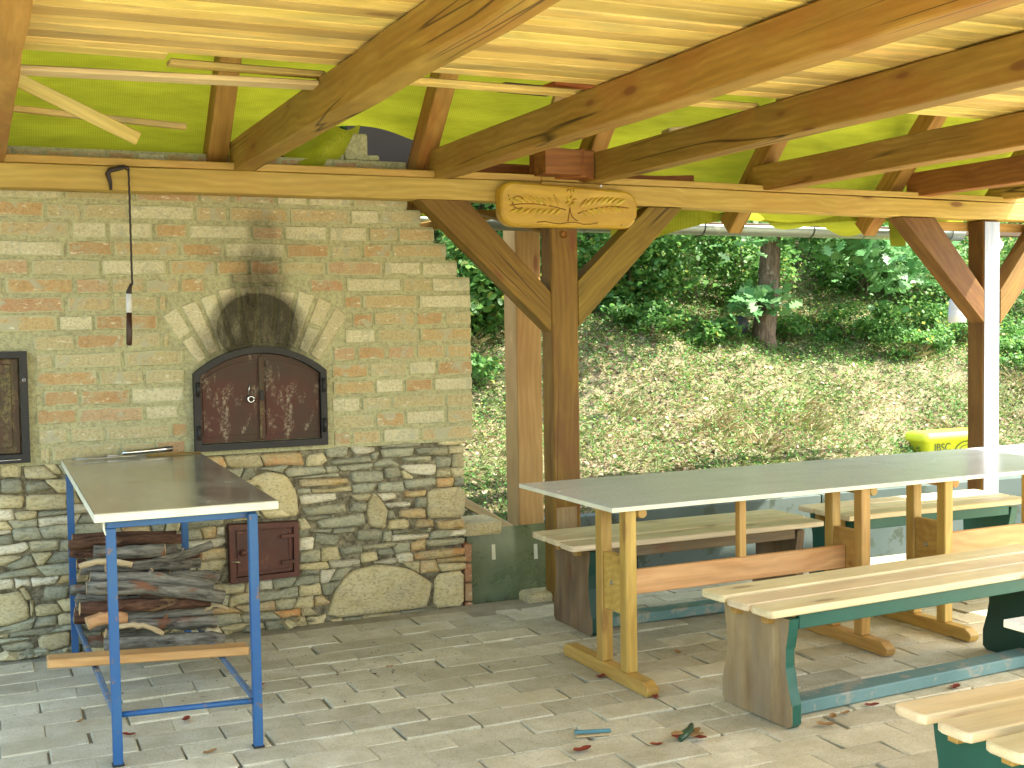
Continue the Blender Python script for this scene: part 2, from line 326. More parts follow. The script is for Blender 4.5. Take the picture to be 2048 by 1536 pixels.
M['cream'] = m_stone('cream_stone', (0.62, 0.56, 0.37), (0.66, 0.61, 0.43), (0.56, 0.42, 0.22))
def m_dark(name, c, c2): 
    s = NT(name); n = s.noise(s.vec(s.geo.outputs['Position'], (1, 1, 1), False), 30, 5, 0.7); s.bump(n, 0.8, 0.01)
    return s.fin(s.mix(s.ramp(n, [(0.4, 0.0), (0.65, 1.0)]), c, c2), 0.95, 0.1)
M['pack'] = m_dark('dark_earth_packing', (0.10, 0.083, 0.05), (0.31, 0.275, 0.17))
def m_paver(name, ca, cb, cd):
    s = NT(name); P = s.vec(s.geo.outputs['Position'], (1, 1, 1), False); v = s.vec(s.tc.outputs['Object'], (1, 1, 1))
    n = s.noise(v, 7, 5, 0.65); f = s.noise(P, 110, 4, 0.75); dirt = s.noise(P, 1.7, 6, 0.7, 0.4)
    c = s.mix(s.ramp(n, [(0.35, 0.0), (0.65, 1.0)]), ca, cb); c = s.mix(s.ramp(f, [(0.36, 0.45), (0.47, 0.0)]), c, (0.16, 0.14, 0.09)); c = s.mix(s.ramp(dirt, [(0.50, 0.0), (0.72, 0.62)]), c, cd)
    sp = s.voro(P, 9.0); c = s.mix(s.ramp(sp, [(0.0, 0.7), (0.03, 0.0)]), c, (0.06, 0.045, 0.03))
    br = s.math('ADD', s.math('MULTIPLY', s.oi.outputs['Random'], 0.32), 0.82); hs = s.n('ShaderNodeHueSaturation'); s.l(c, hs.inputs['Color']); s.l(br, hs.inputs['Value'])
    s.bump(s.math('ADD', s.math('MULTIPLY', n, 1.5), s.math('MULTIPLY', f, 0.5)), 0.5, 0.006); return s.fin(hs.outputs[0], 0.82, 0.25)
M['paver'] = m_paver('worn_paver', (0.48, 0.435, 0.28), (0.62, 0.575, 0.405), (0.38, 0.33, 0.19))
M['joint'] = m_paver('joint_sand', (0.30, 0.27, 0.17), (0.42, 0.385, 0.26), (0.16, 0.13, 0.08))
M['bounce'] = m_paver('bounce_gravel', (0.46, 0.42, 0.30), (0.54, 0.50, 0.38), (0.36, 0.32, 0.22))  # colour of the added ground that bounces sunlight
def m_ground():
    s = NT('forest_soil'); P = s.vec(s.geo.outputs['Position'], (1, 1, 1), False); n = s.noise(P, 1.3, 6, 0.7); f = s.noise(P, 28, 5, 0.75); g = s.noise(P, 0.6, 3)
    c = s.mix(s.ramp(f, [(0.35, 0.0), (0.62, 1.0)]), (0.11, 0.09, 0.05), (0.26, 0.22, 0.13)); c = s.mix(s.ramp(n, [(0.50, 0.0), (0.62, 0.75)]), c, (0.07, 0.10, 0.03))
    s.bump(f, 0.9, 0.03); return s.fin(c, 0.95, 0.1)
M['ground'] = m_ground()
def m_rust(name, base, rust, bare, amt=0.53):
    s = NT(name); v = s.vec(s.tc.outputs['Object'], (1, 1, 1), False); n = s.noise(v, 3.2, 5, 0.6); f = s.noise(v, 55, 5, 0.8); st = s.noise(s.vec(s.tc.outputs['Object'], (5, 5, 2.2), False), 1.6, 5, 0.7, 0.5)
    c = s.mix(s.ramp(n, [(0.42, 0.0), (0.60, 1.0)]), base, rust)
    c = s.mix(s.math('MULTIPLY', s.ramp(f, [(0.46, 0.0), (0.56, 1.0)]), s.ramp(st, [(amt-0.03, 0.0), (amt+0.04, 1.0)])), c, bare)
    s.bump(f, 0.35, 0.003); return s.fin(c, 0.6, 0.35, 0.25)
M['door_rust'] = m_rust('rusty_oven_door', (0.055, 0.035, 0.020), (0.078, 0.029, 0.017), (0.24, 0.195, 0.13), 0.57)
M['door_dark'] = m_rust('sooty_iron_door', (0.060, 0.048, 0.022), (0.085, 0.035, 0.020), (0.15, 0.12, 0.045), 0.55)
M['door_small'] = m_rust('small_rust_door', (0.085, 0.042, 0.028), (0.12, 0.045, 0.028), (0.17, 0.09, 0.05), 0.58)
def m_bark(name, a, b, c3, vs=(6, 30, 30)):
    s = NT(name); v = s.vec(s.tc.outputs['Object'], vs); n = s.noise(v, 1.2, 6, 0.7, 0.4); n2 = s.noise(s.vec(s.tc.outputs['Object'], (3, 6, 6)), 1.4, 4)
    c = s.mix(s.ramp(n, [(0.36, 0.0), (0.62, 1.0)]), a, b); c = s.mix(s.ramp(n2, [(0.60, 0.0), (0.66, 0.9)]), c, c3); s.bump(n, 0.8, 0.012); return s.fin(c, 0.9, 0.15)
M['log_g'] = m_bark('grey_bark', (0.050, 0.043, 0.030), (0.25, 0.225, 0.165), (0.20, 0.085, 0.04))
M['log_r'] = m_bark('brown_bark', (0.032, 0.016, 0.010), (0.15, 0.075, 0.040), (0.30, 0.18, 0.08))
M['log_p'] = m_bark('peeled_wood', (0.42, 0.30, 0.15), (0.52, 0.40, 0.22), (0.30, 0.20, 0.10), (3, 40, 40))
M['log_o'] = m_bark('orange_split_wood', (0.42, 0.21, 0.085), (0.52, 0.29, 0.13), (0.10, 0.05, 0.03), (4, 30, 30))
M['log_end'] = m_bark('sawn_end', (0.42, 0.25, 0.10), (0.56, 0.38, 0.18), (0.30, 0.16, 0.07), (20, 20, 20))
M['trunk'] = m_bark('tree_bark', (0.075, 0.052, 0.035), (0.19, 0.14, 0.10), (0.27, 0.25, 0.20), (26, 26, 7))
def m_leaf(name, stops, trans=0.35, rough=0.5, spec=0.35):
    s = NT(name); r = s.geo.outputs['Random Per Island']; c = s.ramp(r, stops)
    s.fin(c, rough, spec); tr = s.n('ShaderNodeBsdfTranslucent'); s.l(c, tr.inputs[0]); mx = s.n('ShaderNodeMixShader'); mx.inputs[0].default_value = trans
    s.l(s.b.outputs[0], mx.inputs[1]); s.l(tr.outputs[0], mx.inputs[2]); s.l(mx.outputs[0], s.out.inputs[0]); return s.m
M['leaf_a'] = m_leaf('bush_leaf', [(0.0, (0.07, 0.17, 0.035)), (0.5, (0.10, 0.24, 0.055)), (0.9, (0.17, 0.32, 0.08)), (1.0, (0.40, 0.42, 0.08))], 0.5)
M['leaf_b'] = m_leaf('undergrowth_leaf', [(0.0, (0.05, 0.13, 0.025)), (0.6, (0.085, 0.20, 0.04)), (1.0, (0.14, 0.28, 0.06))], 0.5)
M['leaf_oak'] = m_leaf('oak_leaf', [(0.0, (0.11, 0.27, 0.09)), (0.6, (0.16, 0.35, 0.13)), (1.0, (0.27, 0.45, 0.20))], 0.5, 0.36, 0.5)
M['blade_g'] = m_leaf('green_blade', [(0.0, (0.08, 0.17, 0.03)), (0.6, (0.15, 0.26, 0.055)), (1.0, (0.30, 0.36, 0.10))], 0.3)
M['blade_d'] = m_leaf('straw_blade', [(0.0, (0.30, 0.24, 0.12)), (0.45, (0.46, 0.39, 0.21)), (0.75, (0.58, 0.53, 0.32)), (0.85, (0.32, 0.36, 0.12)), (1.0, (0.26, 0.34, 0.10))], 0.15, 0.7)
M['litter'] = m_leaf('leaf_litter', [(0.0, (0.18, 0.11, 0.065)), (0.5, (0.36, 0.26, 0.16)), (0.9, (0.42, 0.32, 0.20)), (1.0, (0.46, 0.38, 0.24))], 0.1, 0.75)
M['dead_leaf'] = m_leaf('fallen_leaf', [(0.0, (0.30, 0.16, 0.06)), (1.0, (0.44, 0.28, 0.12))], 0.1, 0.6)
M['red_leaf'] = m_leaf('red_fallen_leaf', [(0.0, (0.20, 0.035, 0.02)), (1.0, (0.30, 0.06, 0.03))], 0.1, 0.5)
def m_net():
    s = NT('yellow_green_net'); tc = s.tc.outputs['Object']; P = s.vec(tc, (1, 1, 1), False)
    w1 = s.n('ShaderNodeTexWave', wave_type='BANDS', bands_direction='X'); s.l(P, w1.inputs[0]); w1.inputs['Scale'].default_value = 30
    w2 = s.n('ShaderNodeTexWave', wave_type='BANDS', bands_direction='Y'); s.l(P, w2.inputs[0]); w2.inputs['Scale'].default_value = 55
    n = s.noise(s.vec(tc, (0.7, 3.5, 3.5), False), 1.6, 5, 0.65); f = s.math('MULTIPLY', w1.outputs['Fac'], w2.outputs['Fac'])
    c = s.mix(s.ramp(n, [(0.35, 0.0), (0.65, 1.0)]), (0.225, 0.235, 0.012), (0.43, 0.44, 0.026)); c = s.mix(s.math('MULTIPLY', s.ramp(f, [(0.0, 1.0), (0.40, 0.0)]), 0.40), c, (0.16, 0.19, 0.008))
    s.fin(c, 0.65, 0.2); tr = s.n('ShaderNodeBsdfTranslucent'); s.l(c, tr.inputs[0]); mx = s.n('ShaderNodeMixShader'); mx.inputs[0].default_value = 0.16
    s.l(s.b.outputs[0], mx.inputs[1]); s.l(tr.outputs[0], mx.inputs[2]); s.l(mx.outputs[0], s.out.inputs[0]); return s.m
M['net'] = m_net()
def m_glass():
    s = NT('dirty_green_glass'); n = s.noise(s.vec(s.tc.outputs['Object'], (1, 1, 1), False), 5, 6, 0.7, 0.4)
    c = s.mix(s.ramp(n, [(0.35, 0.0), (0.65, 1.0)]), (0.17, 0.21, 0.115), (0.29, 0.33, 0.20)); s.fin(c, 0.13, 0.6)
    tr = s.n('ShaderNodeBsdfTransparent'); tr.inputs[0].default_value = (0.62, 0.78, 0.55, 1); mx = s.n('ShaderNodeMixShader'); mx.inputs[0].default_value = 0.45
    s.l(s.b.outputs[0], mx.inputs[1]); s.l(tr.outputs[0], mx.inputs[2]); s.l(mx.outputs[0], s.out.inputs[0]); return s.m
M['glass'] = m_glass()
M['concrete'] = paint('mossy_concrete', (0.050, 0.075, 0.062), 0.85, (0.035, 0.05, 0.03), 0.55, 5, bump=0.5, c2=(0.08, 0.105, 0.09))
M['shade_black'] = paint('painted_shade', (0.004, 0.003, 0.002), 1.0)  # black for the sheet that stands in for shade
M['sun_block'] = paint('sun_block_board', (0.10, 0.08, 0.06), 0.95)  # dark cover for the unseen light-blocking sheets
M['bare_brick'] = m_brick('dim_brick', [(0.42, 0.17, 0.08), (0.38, 0.16, 0.08), (0.40, 0.22, 0.11)], 0.66)
M['plastic'] = paint('dull_green_plastic', (0.035, 0.075, 0.035), 0.35, scale=40)
M['chalkblue'] = paint('blue_stick_paint', (0.10, 0.25, 0.27), 0.5, scale=30)

# ================================================================== GROUND AND HILLSIDE
def hz(x, y):
    x = np.asarray(x, float); y = np.asarray(y, float)
    up = 0.24 + 0.475*(y-6.9) + 0.05*np.sin(1.7*x+0.6*y) + 0.04*np.sin(3.1*y+0.9*x) + 0.02*np.sin(7.3*x-2.1*y)
    up = np.where(y > 14, 0.24+0.475*7.1+0.36*(y-14), up)
    return np.where(y >= 6.85, up, np.where(y > 5.93, -0.26, -0.035))
ys = np.concatenate([[-300, -120, -50, -20, -8, -2, 2, 5, 5.92, 5.94, 6.4, 6.845, 6.855], np.arange(6.95, 14.1, 0.12), [15, 17, 20, 26, 36, 60]])
xs = np.concatenate([[-300, -120, -50, -20, -10, -6], np.arange(-4, 16.05, 0.14), [18, 22, 30, 50, 120, 300]])
X, Y = np.meshgrid(xs, ys); Z = hz(X, Y); jm = (Y > 7) & (Y < 14) & (X > -5) & (X < 16); Z = Z + np.where(jm, rng.normal(0, 0.012, Z.shape), 0)
V = np.stack([X.ravel(), Y.ravel(), Z.ravel()], 1); nx = len(xs); ny = len(ys)
F = [(j*nx+i, j*nx+i+1, (j+1)*nx+i+1, (j+1)*nx+i) for j in range(ny-1) for i in range(nx-1)]
me = bpy.data.meshes.new('ground'); me.from_pydata(V.tolist(), [], F); setmat(me, M['ground'])
for p in me.polygons: p.use_smooth = p.center.y > 6.9
link('ground', me, kind='structure')

# ---- paving: bed and single pavers
paving = box('paving', (-3.0, -1.5, -0.034), (7.6, 5.925, -0.0130), M['joint'], bev=0, kind='structure')
PV = []
for k in range(10):
    bm = bmesh.new(); add_box(bm, (-0.1463, -0.0755, -0.027), (0.1463, 0.0755, 0.0))
    ed = [e for e in bm.edges if all(v.co.z > -0.001 for v in e.verts) or abs(e.verts[0].co.z - e.verts[1].co.z) > 0.01]
    bevel(bm, random.uniform(0.005, 0.010), 2, ed)
    for v in bm.verts:
        v.co.x += random.gauss(0, 0.0022); v.co.y += random.gauss(0, 0.0014); v.co.z += random.gauss(0, 0.0004)
    PV.append(bm_mesh(bm, 'paver', M['paver']))
cells = []
for r in range(-22, 13):
    y0 = 4.07 + 0.1545*r; yc = y0 + 0.077
    off = 1.675 + (0.148 if r % 2 else 0.0)
    for c in range(-16, 21):
        xc = off + 0.1495 + 0.299*c + random.gauss(0, 0.005)
        if xc < -2.6 or xc > 7.4 or yc > 5.84: continue
        if 2.36 < xc < 2.78 and yc > 5.58: continue
        px, py, d = project((xc, yc, 0))
        vis = d > 0.5 and -60 < px < 2110 and 1150 < py < 1600
        cells.append((0 if vis else 1, d if d > 0 else 99, xc, yc))
cells.sort()
def paver_mat(xc, yc):
    T = Matrix.Translation((xc, yc, random.gauss(-0.0018, 0.0022)))
    return T @ Matrix.Rotation(random.gauss(0, 0.006), 4, 'Z') @ Matrix.Rotation(random.gauss(0, 0.009), 4, 'X') @ Matrix.Rotation(random.gauss(0, 0.003), 4, 'Y') @ Matrix.Rotation(random.choice((0, math.pi)), 4, 'Z')
pl = paving.location.copy()
for k, (vv, d, xc, yc) in enumerate(cells[:300]):
    o = link('paver', random.choice(PV), paving); mm = paver_mat(xc, yc); mm.translation -= pl; o.matrix_local = mm
bm = bmesh.new()
for vv, d, xc, yc in cells[300:]:
    n0 = len(bm.verts); bm.from_mesh(random.choice(PV)); bm.verts.ensure_lookup_table(); mm = paver_mat(xc, yc); mm.translation -= pl
    for v in bm.verts[n0:]: v.co = mm @ v.co
link('distant_pavers', bm_mesh(bm, 'distant_pavers', M['paver']), paving, kind='stuff')
# broken paver bits at the edge by the glass
for x, y, w_, h_ in ((2.42, 5.60, 0.12, 0.10), (2.56, 5.59, 0.13, 0.09), (2.70, 5.60, 0.09, 0.11)):
    o = box('paver', (x, y, -0.03), (x+w_, y+h_, -0.002), M['paver'], bev=0.005, jit=0.003); o.parent = paving; o.location -= pl

box('bounce_ground', (-9.0, -14.0, -0.034), (12.0, -1.505, -0.008), M['bounce'], bev=0, kind='structure')  # unseen pale ground added behind the camera to bounce sun onto the ceiling

# ---- low concrete retaining wall at the foot of the bank
rw = empty('retaining_wall', (2.0, 6.80, -0.26), label='low mossy blue-green concrete wall behind the benches at the foot of the bank', cat='wall')
for x0, x1 in ((0.45, 1.9), (1.905, 3.4), (3.405, 4.9), (4.905, 6.6)):
    box('concrete_panel', (x0, 0, 0), (x1, 0.07, 0.515), M['concrete'], rw, 0.008, 0.002)

# ================================================================== STONE AND BRICK WALL
wall = empty('oven_wall', (0, 5.9, 0), label='stone-footed brick wall with smoke-blackened bread oven and stepped right edge', cat='wall')
steps = [(1.742, 2.395), (1.828, 2.322), (1.915, 2.262), (2.000, 2.195), (2.086, 2.125), (2.33, 2.052)]
outl = [(-1.4, 0.875), (2.393, 0.875)]; xlast = 2.393
for (zt, x), nxt in zip(steps, steps[1:]+[None]):
    outl.append((x-0.002, zt))
    if nxt: outl.append((nxt[1]-0.002, zt))
outl.append((-1.4, 2.33))
prism('mortar', outl, 0.0085, 0.28, M['mortar'], wall, bev=0.0)
box('stone_packing', (-1.4, 0.028, -0.25), (2.33, 0.28, 0.872), M['pack'], wall, bev=0)
# plaster reveal round the doors
DC = (1.27, 0.907)         # centre of the oven arch, radius to its outer rim 0.49
def in_door(x, z, g=0.0):
    if 0.943-g < x < 1.598+g and 0.88 < z < 1.274: return True
    if (x-DC[0])**2+(z-DC[1])**2 < (0.49+g)**2 and z >= 1.27 and abs(x-1.27) < 0.33+g: return True
    return False
def in_fan(x, z):
    r = math.hypot(x-DC[0], z-DC[1]); a = math.degrees(math.atan2(x-DC[0], z-DC[1]))
    return r < 0.805 and abs(a) < 37.5 and z > 1.27
def blocked(x, z):
    return in_door(x, z, 0.034) or in_fan(x, z) or (x < 0.240 and 0.87 < z < 1.425)
BM = []
for k in range(14):
    bm = bmesh.new(); add_box(bm, (-0.5, 0.0, -0.5), (0.5, 0.4, 0.5))
    bmesh.ops.subdivide_edges(bm, edges=[e for e in bm.edges if abs(e.verts[0].co.x-e.verts[1].co.x) > 0.5 and max(v.co.y for v in e.verts) < 0.1], cuts=3)
    for v in bm.verts:
        if v.co.y < 0.1: v.co.x += random.gauss(0, 0.006); v.co.z += random.gauss(0, 0.035); v.co.y += random.gauss(0, 0.02)
    fr = [e for e in bm.edges if all(v.co.y < 0.2 for v in e.verts) and len(e.link_faces) == 2 and e.calc_face_angle(0) > 0.6]
    bmesh.ops.bevel(bm, geom=fr, offset=0.035, segments=1, affect='EDGES')
    BM.append(bm_mesh(bm, 'brick', M['brick']))
def brick(x0, x1, zc, h=0.064):
    o = link('brick', random.choice(BM), wall, ((x0+x1)/2, random.uniform(-0.0015, 0.005), zc+random.gauss(0, 0.0015)), (0, random.gauss(0, 0.008), 0))
    o.scale = (x1-x0, 0.05, h+random.gauss(0, 0.0025)); return o
for r in range(0, 15):
    zc = 0.922 + 0.0863*r; xr = next(x for zt, x in steps if zc < zt+0.03); x = xr
    tog = r % 2
    while x > -1.35:
        L = random.choice((0.285, 0.29, 0.14, 0.21, 0.145) if tog else (0.14, 0.145, 0.285, 0.19)); tog = random.random() < 0.5
        x0 = x - L
        segs = []; n = 24; cur = None
        for i in range(n+1):                      # keep the free stretches of this brick
            xx = x0 + (x-x0)*i/n; fr = not any(blocked(xx, zc+dz) for dz in (-0.03, 0, 0.03))
            if fr and cur is None: cur = xx
            if (not fr or i == n) and cur is not None:
                e = xx if fr else xx - (x-x0)/n
                if e - cur > 0.022: segs.append((cur, e))
                cur = None
        for s0, s1 in segs: brick(s0, s1, zc)
        x = x0 - random.uniform(0.014, 0.022)
# fan of bricks over the oven mouth
nv = 10
for i in range(nv):
    a0 = R(-36.2 + 72.4*i/nv + 0.8); a1 = R(-36.2 + 72.4*(i+1)/nv - 0.8); am = (a0+a1)/2
    ro_ = 0.785 + random.uniform(-0.012, 0.012); ri = 0.512; bm = bmesh.new(); ring = []
    parts = [(ri, ro_)] if i % 2 else [(ri, ri+0.13), (ri+0.145, ro_)]
    for p0, p1 in (parts if abs(i-4.5) > 3 else [(ri, ro_)]):
        pts = [(DC[0]+rr*math.sin(a), DC[1]+rr*math.cos(a)) for rr, a in ((p0, a0), (p1, a0), (p1, a1), (p0, a1))]
        prism('arch_brick', [(x+random.gauss(0, .002), z+random.gauss(0, .002)) for x, z in pts], random.uniform(-0.003, 0.003), 0.03, M['arch'], wall, ang=math.pi/2-am, bev=0.004)
prism('arch_brick', [(1.15, 1.712), (1.40, 1.712), (1.40, 1.755), (1.15, 1.755)], -0.001, 0.03, M['arch'], wall, bev=0.004)

# ---- rubble stones
BIG = [('cream', [(1.728, 0.89), (1.859, 0.864), (1.849, 0.842), (1.75, 0.828), (1.732, 0.858)]), ('cream', [(1.454, 0.65), (1.644, 0.646), (1.648, 0.609), (1.543, 0.599), (1.466, 0.592)]), ('cream', [(1.858, 0.628), (1.96, 0.627), (1.967, 0.59), (1.89, 0.58)]), ('cream', [(1.897, 0.573), (2.041, 0.573), (2.043, 0.543), (1.923, 0.543)]), ('cream', [(1.985, 0.768), (2.189, 0.764), (2.188, 0.709), (2.158, 0.699), (2.042, 0.714)]), ('tan', [(1.499, 0.847), (1.581, 0.858), (1.605, 0.814), (1.57, 0.787), (1.491, 0.788)]), ('tan', [(1.839, 0.636), (1.867, 0.611), (1.92, 0.543), (1.915, 0.498), (1.904, 0.439), (1.817, 0.456), (1.804, 0.539), (1.815, 0.597)]), ('tan', [(2.135, 0.629), (2.351, 0.632), (2.348, 0.463), (2.132, 0.471)]), ('tan', [(1.922, 0.486), (2.029, 0.482), (2.031, 0.428), (1.913, 0.429)]), ('tan', [(1.767, 0.323), (1.856, 0.327), (1.862, 0.278), (1.766, 0.269)]), ('grey', [(1.586, 0.882), (1.719, 0.895), (1.704, 0.824), (1.603, 0.825)]), ('grey', [(1.607, 0.814), (1.834, 0.827), (1.838, 0.791), (1.629, 0.786)]), ('grey', [(1.466, 0.583), (1.694, 0.595), (1.695, 0.538), (1.483, 0.537)]), ('grey', [(1.536, 0.511), (1.79, 0.535), (1.798, 0.466), (1.553, 0.467)]), ('grey', [(1.725, 0.753), (1.894, 0.746), (1.902, 0.686), (1.728, 0.689)]), ('grey', [(2.002, 0.689), (2.187, 0.69), (2.187, 0.644), (2.016, 0.633)]), ('grey', [(1.882, 0.856), (2.069, 0.859), (2.063, 0.809), (1.9, 0.805)]), ('grey', [(2.073, 0.854), (2.26, 0.853), (2.259, 0.797), (2.082, 0.812)]), ('grey', [(1.777, 0.368), (1.967, 0.367), (1.947, 0.339), (1.776, 0.334)]), ('grey', [(1.904, 0.759), (1.98, 0.759), (2.003, 0.707), (1.907, 0.695)]), ('grey', [(2.127, 0.364), (2.343, 0.357), (2.34, 0.317), (2.126, 0.323)]), ('grey', [(1.751, 0.448), (1.887, 0.441), (1.886, 0.381), (1.75, 0.389)]), ('grey', [(1.53, 0.453), (1.658, 0.428), (1.647, 0.371), (1.524, 0.395)]), ('ochre', [(1.456, 0.73), (1.706, 0.722), (1.715, 0.69), (1.654, 0.681), (1.455, 0.686)]), ('ochre', [(2.057, 0.301), (2.345, 0.307), (2.344, 0.256), (2.056, 0.255)]), ('ochre', [(2.183, 0.453), (2.345, 0.458), (2.344, 0.4), (2.202, 0.407)]), ('ochre', [(1.98, 0.529), (2.125, 0.532), (2.127, 0.474), (1.979, 0.493)]), ('tan', [(0.057, 0.294), (0.144, 0.298), (0.182, 0.224), (0.183, 0.166), (0.069, 0.142), (0.018, 0.154), (0.023, 0.286)]), ('tan', [(0.21, 0.08), (0.35, 0.095), (0.353, 0.018), (0.216, 0.0)]), ('tan', [(0.182, 0.743), (0.361, 0.733), (0.359, 0.66), (0.18, 0.667)]), ('tan', [(0.175, 0.875), (0.268, 0.873), (0.331, 0.805), (0.179, 0.815)]), ('tan', [(0.056, 0.752), (0.176, 0.74), (0.168, 0.681), (0.054, 0.687)]), ('tan', [(0.2, 0.228), (0.306, 0.223), (0.328, 0.175), (0.204, 0.17)]), ('tan', [(0.078, 0.894), (0.167, 0.888), (0.164, 0.823), (0.076, 0.829)]), ('grey', [(0.244, 0.306), (0.357, 0.307), (0.349, 0.244), (0.242, 0.24)]), ('grey', [(0.075, 0.822), (0.17, 0.816), (0.174, 0.75), (0.073, 0.754)]), ('grey', [(0.184, 0.802), (0.266, 0.8), (0.303, 0.759), (0.182, 0.743)]), ('grey', [(0.181, 0.528), (0.319, 0.526), (0.317, 0.471), (0.197, 0.476)]), ('grey', [(0.085, 0.424), (0.196, 0.47), (0.218, 0.411), (0.113, 0.396)]), ('tan', [(1.573, 0.0), (1.628, 0.151), (1.704, 0.233), (1.864, 0.262), (2.027, 0.222), (2.154, 0.135), (2.141, 0.057), (2.12, 0.0)]), ('tan', [(1.206, 0.748), (1.306, 0.779), (1.393, 0.755), (1.442, 0.664), (1.450, 0.542), (1.363, 0.538), (1.302, 0.612), (1.255, 0.703)]), ('tan', [(2.171, 0.174), (2.336, 0.184), (2.332, -0.015), (2.156, -0.006)])]
def centroid(P): return (sum(p[0] for p in P)/len(P), sum(p[1] for p in P)/len(P))
def area(P): return 0.5*sum(P[i][0]*P[(i+1)%len(P)][1]-P[(i+1)%len(P)][0]*P[i][1] for i in range(len(P)))
def clip(P, a, n):
    out = []
    for i in range(len(P)):
        p, q = P[i], P[(i+1) % len(P)]; dp = (p[0]-a[0])*n[0]+(p[1]-a[1])*n[1]; dq = (q[0]-a[0])*n[0]+(q[1]-a[1])*n[1]
        if dp >= 0: out.append(p)
        if dp*dq < 0: t = dp/(dp-dq); out.append((p[0]+t*(q[0]-p[0]), p[1]+t*(q[1]-p[1])))
    return out
def chaikin(P, k=0.22):
    out = []
    for i in range(len(P)):
        p, q = P[i], P[(i+1) % len(P)]; out += [(p[0]+k*(q[0]-p[0]), p[1]+k*(q[1]-p[1])), (q[0]-k*(q[0]-p[0]), q[1]-k*(q[1]-p[1]))]
    return out
obstacles = [p for c, p in BIG] + [[(1.085, 0.238), (1.442, 0.240), (1.444, 0.538), (1.085, 0.540)], [(0.93, 0.868), (1.61, 0.868), (1.61, 1.0), (0.93, 1.0)], [(-0.5, 0.885), (0.21, 0.885), (0.21, 1.0), (-0.5, 1.0)]]
def ccw(P): return P if area(P) > 0 else P[::-1]
obstacles = [ccw(p) for p in obstacles]
def subtract(P):
    for B in obstacles:
        bx = [p[0] for p in B]; bz = [p[1] for p in B]
        if max(p[0] for p in P) < min(bx) or min(p[0] for p in P) > max(bx) or max(p[1] for p in P) < min(bz) or min(p[1] for p in P) > max(bz): continue
        c = centroid(P); best = None
        for i in range(len(B)):
            a, b = B[i], B[(i+1) % len(B)]; dx, dz = b[0]-a[0], b[1]-a[1]; l = math.hypot(dx, dz) or 1; n = (dz/l, -dx/l)
            # keep what lies outside this edge; choose the edge that keeps most
            Q = clip(P, a, n)
            if len(Q) >= 3:
                ar = abs(area(Q))
                if best is None or ar > best[0]: best = (ar, Q)
        inside = all(((B[(i+1) % len(B)][0]-B[i][0])*(c[1]-B[i][1])-(B[(i+1) % len(B)][1]-B[i][1])*(c[0]-B[i][0])) > 0 for i in range(len(B)))
        if best is None or (inside and best[0] < 0.4*abs(area(P))): return None
        P = best[1]
    return P
def stone(P, mat, gap=0.0022, proud=None):
    P = ccw(P); c = centroid(P); P = chaikin(P, random.uniform(0.09, 0.15))
    if len(P) < 14: P = [p for i in range(len(P)) for p in (P[i], tuple((a+b)/2 for a, b in zip(P[i], P[(i+1) % len(P)])))] if len(P) < 9 else P
    wx = max(p[0] for p in P)-min(p[0] for p in P); wz = max(p[1] for p in P)-min(p[1] for p in P)
    if min(wx, wz) < 0.012: return
    def inset(d, P=P):
        fx = max(0.25, 1-2*d/wx); fz = max(0.25, 1-2*d/wz); return [((p[0]-c[0])*fx, (p[1]-c[1])*fz) for p in P]
    pr = proud if proud is not None else random.uniform(-0.004, 0.010)
    bm = bmesh.new(); lay = []; big = min(wx, wz)
    for d, y in ((gap, 0.05), (gap, 0.010-pr), (gap+min(0.006, big*0.12), 0.001-pr), (gap+min(0.022, big*0.25), -0.004-pr)):
        j = 0.0022 if y < 0.04 else 0
        lay.append([bm.verts.new((x+random.gauss(0, j*0.6), y+random.gauss(0, j*0.8), z+random.gauss(0, j*0.6))) for x, z in inset(d)])
    n = len(P)
    for a, b in zip(lay, lay[1:]):
        for i in range(n): bm.faces.new([a[i], a[(i+1) % n], b[(i+1) % n], b[i]])
    cv = bm.verts.new((0, -0.004-pr+random.gauss(0, 0.003), 0))
    for i in range(n): bm.faces.new([lay[-1][i], lay[-1][(i+1) % n], cv])
    me = bm_mesh(bm, 'stone', M[mat])
    for f in me.polygons: f.use_smooth = True
    link('stone', me, wall, (c[0], 0.012, c[1]))
for c, P in BIG: stone(P, c, 0.002, 0.006)
xg = np.arange(-1.35, 2.36, 0.01)
def wavy(z): 
    a, b, p, q = random.uniform(0.003, 0.012), random.uniform(0.002, 0.006), random.uniform(0, 6), random.uniform(0, 6)
    return lambda x: z + a*math.sin(2.4*x+p) + b*math.sin(7*x+q)
zr = [-0.03]
while zr[-1] < 0.84: zr.append(zr[-1] + random.choice((0.042, 0.055, 0.062, 0.072, 0.05)))
zr[-1] = 0.882
rows = [wavy(z) for z in zr[:-1]] + [lambda x: 0.882]
nst = 0
